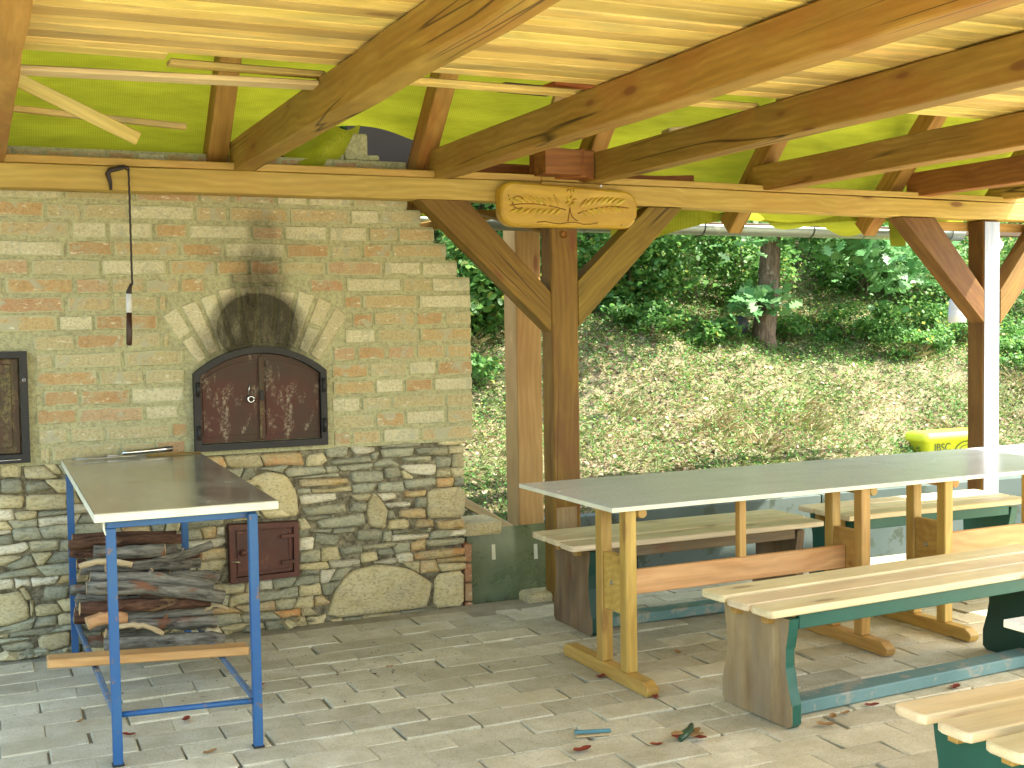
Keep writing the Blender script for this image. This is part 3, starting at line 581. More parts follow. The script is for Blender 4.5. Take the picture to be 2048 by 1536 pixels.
for f0, f1 in zip(rows, rows[1:]):
    x = -1.35; sl0 = 0.0
    while x < 2.34:
        L = random.choice((0.07, 0.10, 0.14, 0.18, 0.12, 0.21)); x1 = min(x+L, 2.35)
        if 2.35-x1 < 0.05: x1 = 2.35
        sl1 = random.gauss(0, 0.012) if x1 < 2.34 else 0
        j = lambda s=0.004: random.gauss(0, s)
        P = [(x-sl0, f0(x)+j()), ((x+x1)/2, f0((x+x1)/2)+j()), (x1-sl1, f0(x1)+j()), (x1+sl1, f1(x1)+j()), ((x+x1)/2, f1((x+x1)/2)+j()), (x+sl0, f1(x)+j())]
        hgt = f1(x)-f0(x)
        subs = [P]
        if hgt > 0.06 and L > 0.10 and random.random() < 0.35:
            zc = (f0(x)+f1(x))/2 + random.gauss(0, 0.008); tl = random.gauss(0, 0.05); l_ = math.hypot(1, tl); n_ = (tl/l_, -1/l_)
            subs = [clip(P, (x, zc), n_), clip(P, (x, zc), (-n_[0], -n_[1]))]
        for Q in subs:
            if len(Q) < 3: continue
            Q = subtract(Q)
            if Q is None or abs(area(Q)) < 0.0005: continue
            t = random.random(); cx = centroid(Q)[0]
            mt = 'grey' if t < (0.50 if cx > 1.2 else 0.45) else 'tan' if t < 0.78 else 'cream' if t < 0.90 else 'ochre'
            stone(Q, mt); nst += 1
        x = x1; sl0 = sl1
# small bits heaped where wall meets floor
for k in range(26):
    x = random.uniform(-0.1, 1.5); s_ = random.uniform(0.02, 0.05)
    bm = bmesh.new(); bmesh.ops.create_icosphere(bm, subdivisions=1, radius=s_)
    for v in bm.verts: v.co.z *= 0.55; v.co += Vector([random.gauss(0, s_*0.14)]*3)
    link('stone', bm_mesh(bm, 'stone', M[random.choice(('grey', 'tan', 'grey'))]), wall, (x, random.uniform(-0.03, 0.02), s_*0.2), (0, 0, random.uniform(0, 6)))
# bare bricks at the wall's end, ledge stone
for i in range(5):
    o = box('brick', (2.345, 0.02, -0.20+i*0.105), (2.385, 0.24, -0.105+i*0.105), M['bare_brick'], wall, 0.004, 0.001)
box('stone', (2.35, 0.06, 0.355), (2.58, 0.30, 0.425), M['tan'], wall, 0.008, 0.003)
# brick row seen behind the beam
for i in range(24):
    x0 = -1.3+i*0.135; o = link('brick', random.choice(BM), wall, (x0+0.06, 0.004, 2.29)); o.scale = (0.118, 0.05, 0.06)
for x0, x1, z0, z1 in ((1.74, 1.86, 2.335, 2.47), (1.62, 1.735, 2.335, 2.40), (1.80, 1.92, 2.335, 2.365)):
    box('brick', (x0, 0.05, z0), (x1, 0.25, z1), M['mortar'], wall, 0.006, 0.002)

# ---- oven door (arched, two leaves)
def arch_outline(r, hx, z0, n=16, zs=None):
    a = math.asin(hx/r); pts = [(1.27-hx, z0)]
    for i in range(n+1):
        t = -a + 2*a*i/n; pts.append((1.27+r*math.sin(t), DC[1]+r*math.cos(t)))
    pts.append((1.27+hx, z0)); return pts
def ring_me(name, outer, inner, y0, y1, mat):
    bm = bmesh.new(); L = []
    for P, y in ((outer, y1), (outer, y0), (inner, y0), (inner, y1)): L.append([bm.verts.new((x, y, z)) for x, z in P])
    n = len(outer)
    for a, b in zip(L, L[1:]):
        for i in range(n): bm.faces.new([a[i], a[(i+1) % n], b[(i+1) % n], b[i]])
    return bm_mesh(bm, name, mat)
fo = arch_outline(0.492, 0.3265, 0.899); fi = arch_outline(0.462, 0.295, 0.932)
door = link('oven_door', ring_me('oven_door', fo, fi, -0.035, 0.02, M['black_iron']), wall)
leaf = arch_outline(0.458, 0.291, 0.936, 20)
def half(P, sgn): return clip(ccw(P), (1.27, 1.0), (sgn, 0))
prism('door_leaf', [(x-0.0015, z) for x, z in half(leaf, -1)], -0.012, 0.010, M['door_rust'], door, bev=0.0015)
prism('door_leaf', [(x+0.0015, z) for x, z in half(leaf, 1)], -0.010, 0.010, M['door_rust'], door, bev=0.0015)
inn = arch_outline(0.425, 0.262, 0.968, 20)
for sgn in (-1, 1):
    P = [(x+sgn*0.022, z) for x, z in half(inn, sgn)]
    prism('door_panel', P, -0.0155, -0.0125, M['door_rust'], door, bev=0.001)
box('cover_strip', (1.258, -0.024, 0.945), (1.282, -0.014, 1.352), M['door_dark'], door, 0.002)
bm = bmesh.new(); pts = [(1.215+0.0145*math.cos(t), -0.033, 1.143+0.0145*math.sin(t)) for t in np.linspace(0, 2*math.pi, 15)]
add_tube(bm, pts, 0.0055, 6); link('door_knob', bm_mesh(bm, 'door_knob', M['chrome']), door)
tube('latch', [(1.205, -0.02, 1.165), (1.212, -0.024, 1.215)], 0.0028, M['bolt'], door, 6)
box('latch', (1.262, -0.034, 1.135), (1.278, -0.024, 1.185), M['black_iron'], door, 0.002)
for hx, hz_ in ((0.962, 1.20), (0.962, 0.99), (1.580, 1.20), (1.580, 1.00)):
    tube('hinge', [(hx, -0.040, hz_-0.035), (hx, -0.040, hz_+0.035)], 0.009, M['black_iron'], door, 8)
# ---- left iron door, partly outside the frame
ld = link('iron_door', ring_me('iron_door', [(-0.36, 0.895), (-0.36, 1.402), (0.206, 1.402), (0.206, 0.895)], [(-0.325, 0.935), (-0.325, 1.372), (0.172, 1.372), (0.172, 0.935)], -0.04, 0.02, M['black_iron']), wall)
box('door_leaf', (-0.32, -0.018, 0.938), (0.168, 0.0, 1.369), M['door_dark'], ld, 0.003)
box('door_panel', (-0.28, -0.024, 0.965), (0.135, -0.018, 1.345), M['door_dark'], ld, 0.002)
bm = bmesh.new(); add_tube(bm, [(0.190+0.006*math.cos(t), -0.044, 1.272+0.006*math.sin(t)) for t in np.linspace(0, 2*math.pi, 11)], 0.002, 5); link('screw', bm_mesh(bm, 'screw', M['chrome']), ld)
tube('bolt', [(0.02, -0.046, 0.910), (0.165, -0.046, 0.912)], 0.0028, M['chrome'], ld, 6)
# ---- small ash door
ad = link('ash_door', ring_me('ash_door', [(1.094, 0.242), (1.093, 0.532), (1.437, 0.522), (1.435, 0.248)], [(1.120, 0.268), (1.119, 0.505), (1.411, 0.498), (1.409, 0.272)], -0.030, 0.03, M['door_small']), wall)
prism('door_leaf', [(1.122, 0.270), (1.121, 0.503), (1.409, 0.496), (1.407, 0.274)], -0.014, 0.01, M['door_small'], ad, bev=0.002)
ir = [(1.142, 0.290), (1.141, 0.484), (1.389, 0.478), (1.387, 0.293)]; io = [(1.132, 0.281), (1.131, 0.493), (1.399, 0.487), (1.397, 0.284)]
link('door_rim', ring_me('door_rim', io, ir, -0.021, -0.013, M['door_small']), ad)
for z in (0.455, 0.325): box('hinge', (1.345, -0.034, z-0.009), (1.418, -0.020, z+0.009), M['door_small'], ad, 0.002)
bm = bmesh.new(); bmesh.ops.create_uvsphere(bm, u_segments=12, v_segments=8, radius=0.017); link('door_knob', bm_mesh(bm, 'door_knob', M['door_small'], True), ad, (1.157, -0.036, 0.392))
tube('latch', [(1.10, -0.034, 0.352), (1.14, -0.036, 0.346)], 0.003, M['tan'], ad, 5)

# ================================================================== TIMBER SHELTER
sh = empty('timber_shelter', (3.0, 5.8, 0), label='open timber shelter with board ceiling on thick joists and yellow-green netting', cat='shelter')
def S(p): return (p[0]-3.0, p[1]-5.8, p[2])
def tb(name, a, b, wd, ht, mat, **k): return timber(name, S(a), S(b), wd, ht, M[mat], sh, **k)
def pr(name, pts, y0, y1, mat, ang=0.0, **k): return prism(name, [(x-3.0, z) for x, z in pts], y0-5.8, y1-5.8, M[mat], sh, ang=ang, **k)
# front beam in two lengths with a scarf at the middle post, nailing strips between the joists
tb('beam', (-1.3, 5.82, 2.180), (2.742, 5.82, 2.182), 0.14, 0.108, 'beam', wob=0.0012, nseg=12)
tb('beam', (2.746, 5.82, 2.184), (7.4, 5.82, 2.148), 0.14, 0.108, 'beam', wob=0.0016, nseg=12)
tb('beam', (-1.3, 5.815, 2.2555), (2.746, 5.815, 2.2565), 0.128, 0.035, 'beam', nseg=10, wob=0.0008)
tb('beam', (2.748, 5.815, 2.2590), (7.4, 5.815, 2.2235), 0.128, 0.035, 'beam', nseg=10, wob=0.0012)
# posts
tb('post', (2.88, 5.818, -0.03), (2.88, 5.818, 2.129), 0.13, 0.158, 'post', up=(1, 0, 0), bev=0.007)
tb('post', (5.915, 5.822, -0.03), (5.915, 5.824, 2.100), 0.136, 0.132, 'post_dark', up=(1, 0, 0), bev=0.007)
tb('post', (3.012, 6.595, -0.28), (3.012, 6.595, 2.06), 0.18, 0.165, 'post_pale', up=(1, 0, 0), bev=0.006)
tb('glare_strip', (5.9165, 5.7525, 0.0), (5.9165, 5.7525, 2.09), 0.006, 0.124, 'post_glare', up=(1, 0, 0), bev=0.001)  # pale strip standing for sun glare on the post's front face
# braces
pr('brace', [(2.062, 2.128), (2.330, 2.128), (2.799, 1.655), (2.799, 1.445)], 5.757, 5.872, 'post', R(-43))
pr('brace', [(3.620, 2.122), (3.402, 2.122), (2.961, 1.715), (2.961, 1.468)], 5.757, 5.872, 'post', R(42))
pr('brace', [(5.175, 2.106), (5.440, 2.104), (5.847, 1.655), (5.847, 1.450)], 5.745, 5.872, 'post_dark', R(-46))
pr('brace', [(6.56, 2.092), (6.34, 2.094), (5.983, 1.655), (5.983, 1.440)], 5.745, 5.872, 'post_dark', R(46))
pr('brace', [(2.92, 1.99), (3.10, 1.99), (2.60, 2.11), (2.42, 2.11)], 6.02, 6.10, 'post', R(-15))
# joists carrying the ceiling boards
JX = [0.09, 1.19, 2.20, 3.04, 4.22, 5.36, 6.05]
for i, x in enumerate(JX):
    w_ = (0.10, 0.10, 0.105, 0.10, 0.115, 0.10, 0.09)[i]
    tb('joist', (x, 5.86, 2.310), (x, 1.05, 2.294), w_, 0.148, 'joist_red' if i in (5,) else 'joist', nseg=14, wob=0.0014, bev=0.005)
# rafters along the eaves
for x in (0.0, 1.088, 2.14, 3.10, 4.235, 5.27, 6.20):
    tb('rafter', (x, 6.19, 2.06), (x, 4.35, 3.99), 0.098, 0.125, 'joist', bev=0.005)
# block and rear wall plate beside the fourth joist
tb('block', (2.80, 5.93, 2.325), (2.962, 5.62, 2.325), 0.12, 0.145, 'joist_red')
pr('block', [(2.70, 2.262), (2.92, 2.262), (2.985, 2.240), (2.985, 2.385), (2.70, 2.40)], 5.60, 5.74, 'joist_red')
tb('wall_plate', (2.05, 6.12, 2.35), (3.9, 6.12, 2.32), 0.10, 0.06, 'joist_red')
tb('wall_plate', (-1.3, 6.15, 2.36), (2.1, 6.15, 2.36), 0.08, 0.05, 'darkwood')
tb('wall_plate', (3.20, 6.60, 2.10), (7.2, 6.60, 2.095), 0.06, 0.05, 'darkwood')
tb('gap_shade', (1.78, 6.06, 2.44), (2.32, 6.06, 2.44), 0.01, 0.22, 'shade_black')  # black sheet in place of the shade inside the gap above the beam
tb('knot', (2.874, 5.7525, 1.961), (2.874, 5.7465, 1.961), 0.034, 0.040, 'joist_red', bev=0.012)
tb('patch_board', (2.872, 5.7515, 0.28), (2.872, 5.7515, 0.50), 0.006, 0.120, 'raw', up=(1, 0, 0), bev=0.001)
tb('rail', (5.3, 5.915, 2.072), (6.5, 5.915, 2.068), 0.03, 0.055, 'beam')
tb('rafter', (2.02, 6.35, 2.10), (2.45, 6.05, 2.16), 0.07, 0.06, 'joist_red')
tb('rafter', (2.10, 6.5, 2.00), (2.75, 6.2, 2.12), 0.06, 0.05, 'joist')
# orange plank and stub between the second and third rafters
tb('orange_plank', (2.10, 4.32, 2.435), (2.85, 4.40, 2.432), 0.10, 0.016, 'red_plank')
tb('dark_stub', (1.93, 4.40, 2.430), (2.16, 4.42, 2.430), 0.07, 0.03, 'darkwood')
tb('stub', (2.60, 5.35, 2.36), (2.60, 5.10, 2.66), 0.11, 0.03, 'post_pale')
tb('stub', (3.05, 5.0, 2.40), (3.35, 4.95, 2.43), 0.10, 0.025, 'batten')
tb('stub', (3.55, 4.75, 2.41), (3.78, 4.72, 2.44), 0.08, 0.025, 'batten')
tb('stub', (3.3, 4.9, 2.43), (3.6, 4.82, 2.43), 0.06, 0.05, 'joist')
# loose battens under the net at the left
tb('batten', (0.12, 4.30, 2.352), (1.14, 4.235, 2.355), 0.10, 0.018, 'batten')
tb('batten', (0.10, 4.93, 2.475), (0.602, 4.88, 2.232), 0.022, 0.052, 'plank')
tb('batten', (0.0, 5.60, 2.455), (0.90, 5.60, 2.405), 0.04, 0.026, 'plank')
# ceiling boards, each row butted over the joists
random.seed(21)
row_y = 4.12; r = 0
while row_y > 1.05:
    wd = random.choice((0.092, 0.098, 0.104, 0.088)) if row_y > 1.9 else 0.13
    cuts = [-0.45] + sorted(random.sample([0.09, 1.19, 2.20, 3.04, 4.22, 5.36], 2)) + [6.22]
    ext = 0
    for a, b in zip(cuts, cuts[1:]):
        if r == 0 and a == -0.45: a0, b0 = a, min(b, 0.60 if b > 0.6 else b)
        else: a0, b0 = a, b
        z = 2.3835 + random.gauss(0, 0.0012) + 0.012*0.5
        tb('ceiling_board', (a0+0.001, row_y-wd/2, z+0.003), (b0-0.001, row_y-wd/2, z+0.003), wd-0.003, 0.022, 'plank', bev=0.004, roll=random.gauss(0, 0.012))
    row_y -= wd; r += 1
tb('ceiling_board', (1.24, 4.20, 2.388), (3.02, 4.235, 2.388), 0.07, 0.02, 'plank')
tb('ceiling_board', (0.62, 4.19, 2.388), (1.16, 4.215, 2.388), 0.06, 0.02, 'plank')
tb('leak_stop_sheet', (-0.45, 2.58, 2.412), (6.22, 2.58, 2.412), 3.05, 0.012, 'sun_block', bev=0)  # unseen sheet added to stop light leaking between the ceiling boards
RS = 3.15
for (ya, za), (yb_, zb_) in (((4.80, 3.84), (2.84, 5.885)), ((2.94, 5.86), (0.65, 3.45))):  # unseen roof slopes, added to keep sun from entering above the ceiling
    L_ = math.hypot(yb_-ya, zb_-za); o = box('unseen_roof', (-0.6, 0, 0), (6.3, L_, 0.02), M['sun_block'], None, bev=0); o.parent = sh
    o.matrix_local = Matrix.Translation(S((2.85, (ya+yb_)/2, (za+zb_)/2))) @ Matrix.Rotation(math.atan2(zb_-za, yb_-ya), 4, 'X')
for gx in (-0.52, 6.235):
    bm = bmesh.new(); P_ = [(0.95, 2.42), (4.35, 2.42), (5.75, 2.42), (5.75, 2.62), (4.80, 3.81), (2.89, 5.85), (0.95, 3.75)]
    A = [bm.verts.new((gx-3.0, y-5.8, z)) for y, z in P_]; C_ = [bm.verts.new((gx-2.98, y-5.8, z)) for y, z in P_]; bm.faces.new(A); bm.faces.new(C_[::-1])
    for i in range(7): bm.faces.new([A[(i+1) % 7], A[i], C_[i], C_[(i+1) % 7]])
    link('sun_block_gable', bm_mesh(bm, 'sun_block_gable', M['sun_block']), sh)  # unseen end closures added to keep sun out of the attic
# netting stretched over the rafters, with folds, a torn gap and a hanging end
def net_piece(name, x0, x1, f, nu=60, nv=30, **k):
    verts = []; faces = []
    for j in range(nv+1):
        for i in range(nu+1):
            u = i/nu; v = j/nv; verts.append(f(x0+(x1-x0)*u, u, v))
    for j in range(nv):
        for i in range(nu): a = j*(nu+1)+i; faces.append((a, a+1, a+nu+2, a+nu+1))
    verts = [(p[0]-3.0, p[1]-5.8, p[2]) for p in verts]
    me = bpy.data.meshes.new(name); me.from_pydata(verts, [], faces); setmat(me, M['net'])
    for p in me.polygons: p.use_smooth = True
    o = link(name, me, sh, **k); return o
def sag(x, y): return 0.016*math.sin(5.1*x+3*y) + 0.034*math.sin(1.3*x-7.5*y+1) + 0.010*math.sin(17*y+2.2*math.sin(2*x))
def roofp(x, t, off=0.0):          # t runs down the slope from z 4.1 to the eaves
    y = 4.42 + 1.80*t; z = 4.12 - 1.89*t + off; return (x, y, z + sag(x, y))
net_piece('netting', -1.3, 1.50, lambda x, u, v: roofp(x, v*1.0))
net_piece('netting', 1.50, 2.25, lambda x, u, v: roofp(x, v*(0.875+0.012*math.sin(9*x))), 30, 30)
net_piece('netting', 2.25, 6.35, lambda x, u, v: roofp(x, v*(1.055+0.025*math.sin(4*x)+0.02*math.sin(11*x)), -0.02*max(0, v-0.9)*10*0.3), 90, 40)
net_piece('netting', 1.42, 1.83, lambda x, u, v: (x+0.05*v*(0.5-u), 5.98+0.06*math.sin(6*u+3*v)-0.05*v, 2.50-0.22*v+0.02*math.sin(14*u)), 14, 10)
net_piece('netting', 3.45, 4.40, lambda x, u, v: (x, 6.28+0.05*math.sin(7*u), 2.16+0.02*math.sin(5*u)-v*(0.30*max(0.0, 1-u*1.15)**1.3+0.03)), 24, 12)
net_piece('netting', 4.40, 6.20, lambda x, u, v: (x, 6.27+0.03*math.sin(9*u), 2.17-v*(0.055+0.015*math.sin(8*u))), 30, 6)
net_piece('netting', 5.47, 5.60, lambda x, u, v: (x+0.02*v, 6.20, 2.13-v*0.17), 5, 8)
net_piece('netting', 6.18, 6.30, lambda x, u, v: (x, 6.15, 2.11-v*0.17), 5, 8)
# bolts on the beam
for x in (2.655, 3.10):
    tube('bolt', [S((x, 5.752, 2.224)), S((x, 5.742, 2.224))], 0.006, M['bolt'], sh, 8)

# ---- gutter and downspout
gt = empty('rain_gutter', (4.2, 6.44, 2.03), label='half-round zinc rain gutter along the eaves behind the shelter', cat='gutter')
bm = bmesh.new(); gr = 0.062; L = []
for x in np.linspace(-2.4, 2.12, 14):
    L.append([bm.verts.new((x, gr*math.cos(t), 0.06+gr*math.sin(t)-0.004*x)) for t in np.linspace(math.pi, 2*math.pi, 13)])
for a, b in zip(L, L[1:]):
    for i in range(12): bm.faces.new([a[i], a[i+1], b[i+1], b[i]])
me = bm_mesh(bm, 'gutter_channel', M['zinc'], True); o = link('gutter_channel', me, gt)
so_ = o.modifiers.new('thick', 'SOLIDIFY'); so_.thickness = 0.003
for x in (-1.7, -0.02, 0.82, 1.66, 2.0):
    tube('gutter_bracket', [(x, 0.066*math.cos(t), 0.06+0.066*math.sin(t)-0.004*x) for t in np.linspace(math.pi*0.95, 2*math.pi, 12)], 0.0028, M['black_iron'], gt, 5)
for x in (-0.85, 1.25): tube('gutter_joint', [(x, 0.0645*math.cos(t), 0.06+0.0645*math.sin(t)-0.004*x) for t in np.linspace(math.pi, 2*math.pi, 12)], 0.002, M['zinc'], gt, 5)
ds = empty('downspout', (6.36, 6.50, 1.45), label='short white ribbed downpipe hanging from the gutter beside the right post', cat='pipe')
bm = bmesh.new(); n = 40; add_tube(bm, [(0.42*max(0, (i-5)/n)**1.1, 0, 0.075+0.5*i/n) for i in range(n+1)], [0.056+0.006*(i % 2) for i in range(n+1)], 20); link('ribbed_hose', bm_mesh(bm, 'ribbed_hose', M['white_metal']), ds)
bm = bmesh.new(); L = [[bm.verts.new((r_*math.cos(t), r_*math.sin(t), z)) for t in np.linspace(0, 2*math.pi, 21)[:-1]] for r_, z in ((0.058, 0.085), (0.062, 0.08), (0.062, 0.0), (0.057, 0.0), (0.056, 0.075))]
for a, b in zip(L, L[1:]):
    for i in range(20): bm.faces.new([a[i], a[(i+1) % 20], b[(i+1) % 20], b[i]])
link('pipe_end', bm_mesh(bm, 'pipe_end', M['white_metal'], True), ds)

# ---- carved sign
sg = empty('carved_sign', (2.885, 5.70, 2.10), label='rounded golden board carved with leaf sprays, hung over the middle post', cat='sign')
bm = bmesh.new(); n = 9; out = []
for cx, cz, a0 in ((0.335, 0.042, math.pi/2), (0.335, -0.052, 0.0), (-0.335, -0.052, -math.pi/2), (-0.335, 0.042, math.pi)):
    pass
def rr_outline(hx, hzt, hzb, r_):
    pts = []
    for cx, cz, a0 in ((hx-r_, hzt-r_*0.85, math.pi/2), (hx-r_, -hzb+r_, 0.0), (-hx+r_, -hzb+r_, -math.pi/2), (-hx+r_, hzt-r_*0.85, -math.pi)):
        for i in range(n+1):
            a = a0 - (math.pi/2)*i/n; pts.append((cx+r_*math.cos(a), cz+r_*math.sin(a)*(0.85 if cz > 0 else 1)))
    return [(x, z-0.018*(x/0.4) * (1 if z > 0 else 0.0)) for x, z in pts]
L = []
for ins, y in ((0.0, 0.045), (0.0, 0.0), (0.004, -0.012), (0.014, -0.02)):
    L.append([bm.verts.new((x, y, z)) for x, z in rr_outline(0.405-ins, 0.112-ins, 0.107-ins, 0.085-ins*0.6)])
N_ = len(L[0])
for a, b in zip(L, L[1:]):
    for i in range(N_): bm.faces.new([a[i], a[(i+1) % N_], b[(i+1) % N_], b[i]])
bm.faces.new(L[-1]); bm.faces.new(L[0][::-1]); link('board', bm_mesh(bm, 'board', M['sign']), sg, rot=(0, 0, 0))
def leafpad(cx, cz, L_, W_, ang, name='carved_leaf'):
    bm = bmesh.new(); top = []; c, s = math.cos(ang), math.sin(ang)
    ring = []; ring2 = []
    for i in range(10):
        t = 2*math.pi*i/10; x = L_*0.5*math.cos(t); z = W_*0.5*math.sin(t)*(1-0.35*math.cos(t))
        ring.append(bm.verts.new((c*x-s*z, 0.0, s*x+c*z))); ring2.append(bm.verts.new(((c*x-s*z)*0.55, -0.010, (s*x+c*z)*0.55)))
    for i in range(10): bm.faces.new([ring[i], ring[(i+1) % 10], ring2[(i+1) % 10], ring2[i]])
    bm.faces.new(ring2); link(name, bm_mesh(bm, name, M['sign'], True), sg, (cx, -0.0195, cz))
def groove(pts, r_=0.0032):
    tube('carved_line', [(x, -0.0200, z) for x, z in pts], r_, M['carve'], sg, 5)
for k in range(8):
    x = 0.075+k*0.032; zt = 0.012+0.028*math.sin(0.4+k*0.25)
    leafpad(x, zt, 0.074, 0.023, R(50-k*3)); leafpad(x+0.008, zt-0.054+0.002*k, 0.056, 0.019, R(-38+k*2))
    x = -0.080-k*0.036; leafpad(x, 0.030-0.006*math.sin(k), 0.064, 0.022, R(125+k*4)); leafpad(x, -0.026, 0.056, 0.019, R(-140-k*3))
groove([(0.04+0.034*i, -0.045+0.055*math.sin(0.25+i*0.20)) for i in range(10)]); groove([(-0.03-0.036*i, -0.03+0.042*math.sin(0.35+i*0.22)) for i in range(10)])
groove([(0.045+0.05*math.cos(t), -0.012+0.058*math.sin(t)) for t in np.linspace(1.9, 4.6, 12)]); groove([(-0.305+0.035*math.cos(t), 0.018+0.032*math.sin(t)) for t in np.linspace(0.6, 5.4, 12)])
groove([(-0.02, -0.075), (-0.012, -0.03), (0.0, 0.02)]); groove([(-0.20+0.045*i, -0.083+0.006*math.sin(i*1.7)) for i in range(9)])
for a in range(6):
    t = R(60*a+20); leafpad(0.0+0.022*math.cos(t), 0.030+0.022*math.sin(t), 0.034, 0.020, t)
for a in range(3): leafpad(-0.018+0.018*a, 0.086, 0.022, 0.010, R(70+15*a))
for x, z in ((-0.36, 0.052), (-0.355, 0.030), (0.385, -0.055), (-0.10, 0.06), (0.30, -0.088)):
    tube('nail', [(x, -0.020, z), (x, -0.0225, z)], 0.0035, M['wire'], sg, 6)

# ---- hanging probe and the iron clamp on the beam
hg = empty('hanging_probe', (0.64, 5.70, 1.42), label='dark-handled probe with white sleeve hanging on a cord in front of the wall', cat='tool')
P = [(0.015+0.0007*math.sin(i*1.3), 0.0006*math.cos(i*1.7), 0.275+0.53*i/60) for i in range(61)] + [(-0.005, 0.01, 0.815), (-0.035, 0.015, 0.81)]
tube('cord', P, 0.0046, M['wire'], hg, 6)
bm = bmesh.new(); add_tube(bm, [(0, 0, 0.235), (0, 0, 0.245), (0.005, 0, 0.262), (0.012, 0, 0.282)], [0.013, 0.012, 0.009, 0.006], 10); link('collar', bm_mesh(bm, 'collar', M['wire']), hg)
bm = bmesh.new(); add_tube(bm, [(-0.002, 0, 0.150), (0, 0, 0.235)], 0.0135, 12); link('sleeve', bm_mesh(bm, 'sleeve', M['white_tape']), hg)
bm = bmesh.new(); add_tube(bm, [(-0.007, 0, 0.0), (-0.006, 0, 0.006), (-0.004, 0, 0.06), (-0.002, 0, 0.15)], [0.006, 0.0125, 0.0135, 0.012], 12); link('handle', bm_mesh(bm, 'handle', M['handle']), hg)
cl = empty('iron_clamp', (0.58, 5.74, 2.17), label='rusty iron hook nailed over the beam above the hanging probe', cat='hook')
bm = bmesh.new(); add_tube(bm, [(0.0, 0, -0.045), (-0.002, -0.003, -0.01), (-0.012, -0.004, 0.028), (-0.002, -0.006, 0.045), (0.035, -0.008, 0.052), (0.062, -0.012, 0.058), (0.074, -0.016, 0.045)], [0.006, 0.009, 0.012, 0.013, 0.010, 0.007, 0.004], 8); link('hook', bm_mesh(bm, 'hook', M['wire']), cl)

# ================================================================== BLUE METAL TABLE AND FIREWOOD
mt = empty('metal_table', (0.645, 5.03, 0), label='blue steel-framed table with a smeared metal top against the wall', cat='table')
def B(name, a, b, mat, bev=0.002): 
    a = (a[0]-0.645, a[1]-5.03, a[2]); b = (b[0]-0.645, b[1]-5.03, b[2]); return box(name, a, b, M[mat], mt, bev)
def slab(name, z0, z1, mat, x0, x1, y0, y1, dz, rim=0.0):
    bm = bmesh.new(); vs = add_box(bm, (x0-0.645, y0-5.03, z0), (x1-0.645, y1-5.03, z1))
    for v in bm.verts:
        if v.co.y > 0: v.co.z += dz
    bevel(bm, 0.002); return link(name, bm_mesh(bm, name, M[mat]), mt)
slab('top_edge', 0.851, 0.8785, 'edge', 0.337, 0.957, 4.200, 5.872, 0.02)
slab('table_top', 0.8790, 0.8815, 'tabletop', 0.338, 0.956, 4.201, 5.871, 0.02)
slab('frame_rail', 0.822, 0.849, 'blue', 0.380, 0.885, 4.245, 4.275, 0.0)
slab('frame_rail', 0.822, 0.849, 'blue', 0.380, 0.410, 4.277, 5.79, 0.02); slab('frame_rail', 0.822, 0.849, 'blue', 0.855, 0.885, 4.277, 5.79, 0.02)
B('leg', (0.378, 4.246, 0), (0.410, 4.277, 0.821), 'blue'); B('leg', (0.853, 4.213, 0), (0.885, 4.243, 0.840), 'blue')
B('leg', (0.352, 5.815, 0), (0.382, 5.845, 0.868), 'blue'); B('leg', (0.858, 5.800, 0), (0.888, 5.830, 0.868), 'blue')
tube('lower_bar', [(0.41-0.645, 4.262-5.03, 0.174), (0.853-0.645, 4.228-5.03, 0.168)], 0.0105, M['blue'], mt, 10)
timber('lower_bar', (0.393-0.645, 4.28-5.03, 0.168), (0.368-0.645, 5.81-5.03, 0.172), 0.022, 0.018, M['blue_dusty'], mt)
timber('lower_bar', (0.869-0.645, 4.24-5.03, 0.160), (0.872-0.645, 5.80-5.03, 0.140), 0.022, 0.016, M['blue_dusty'], mt)
for x, y in ((0.394, 4.262), (0.869, 4.228)): B('foot', (x-0.02, y-0.02, 0.0), (x+0.02, y+0.02, 0.006), 'black_iron')
tube('strap', [(0.378-0.645, 4.250-5.03, 0.80), (0.372-0.645, 4.255-5.03, 0.82), (0.372-0.645, 4.255-5.03, 0.845)], 0.004, M['edge'], mt, 6)
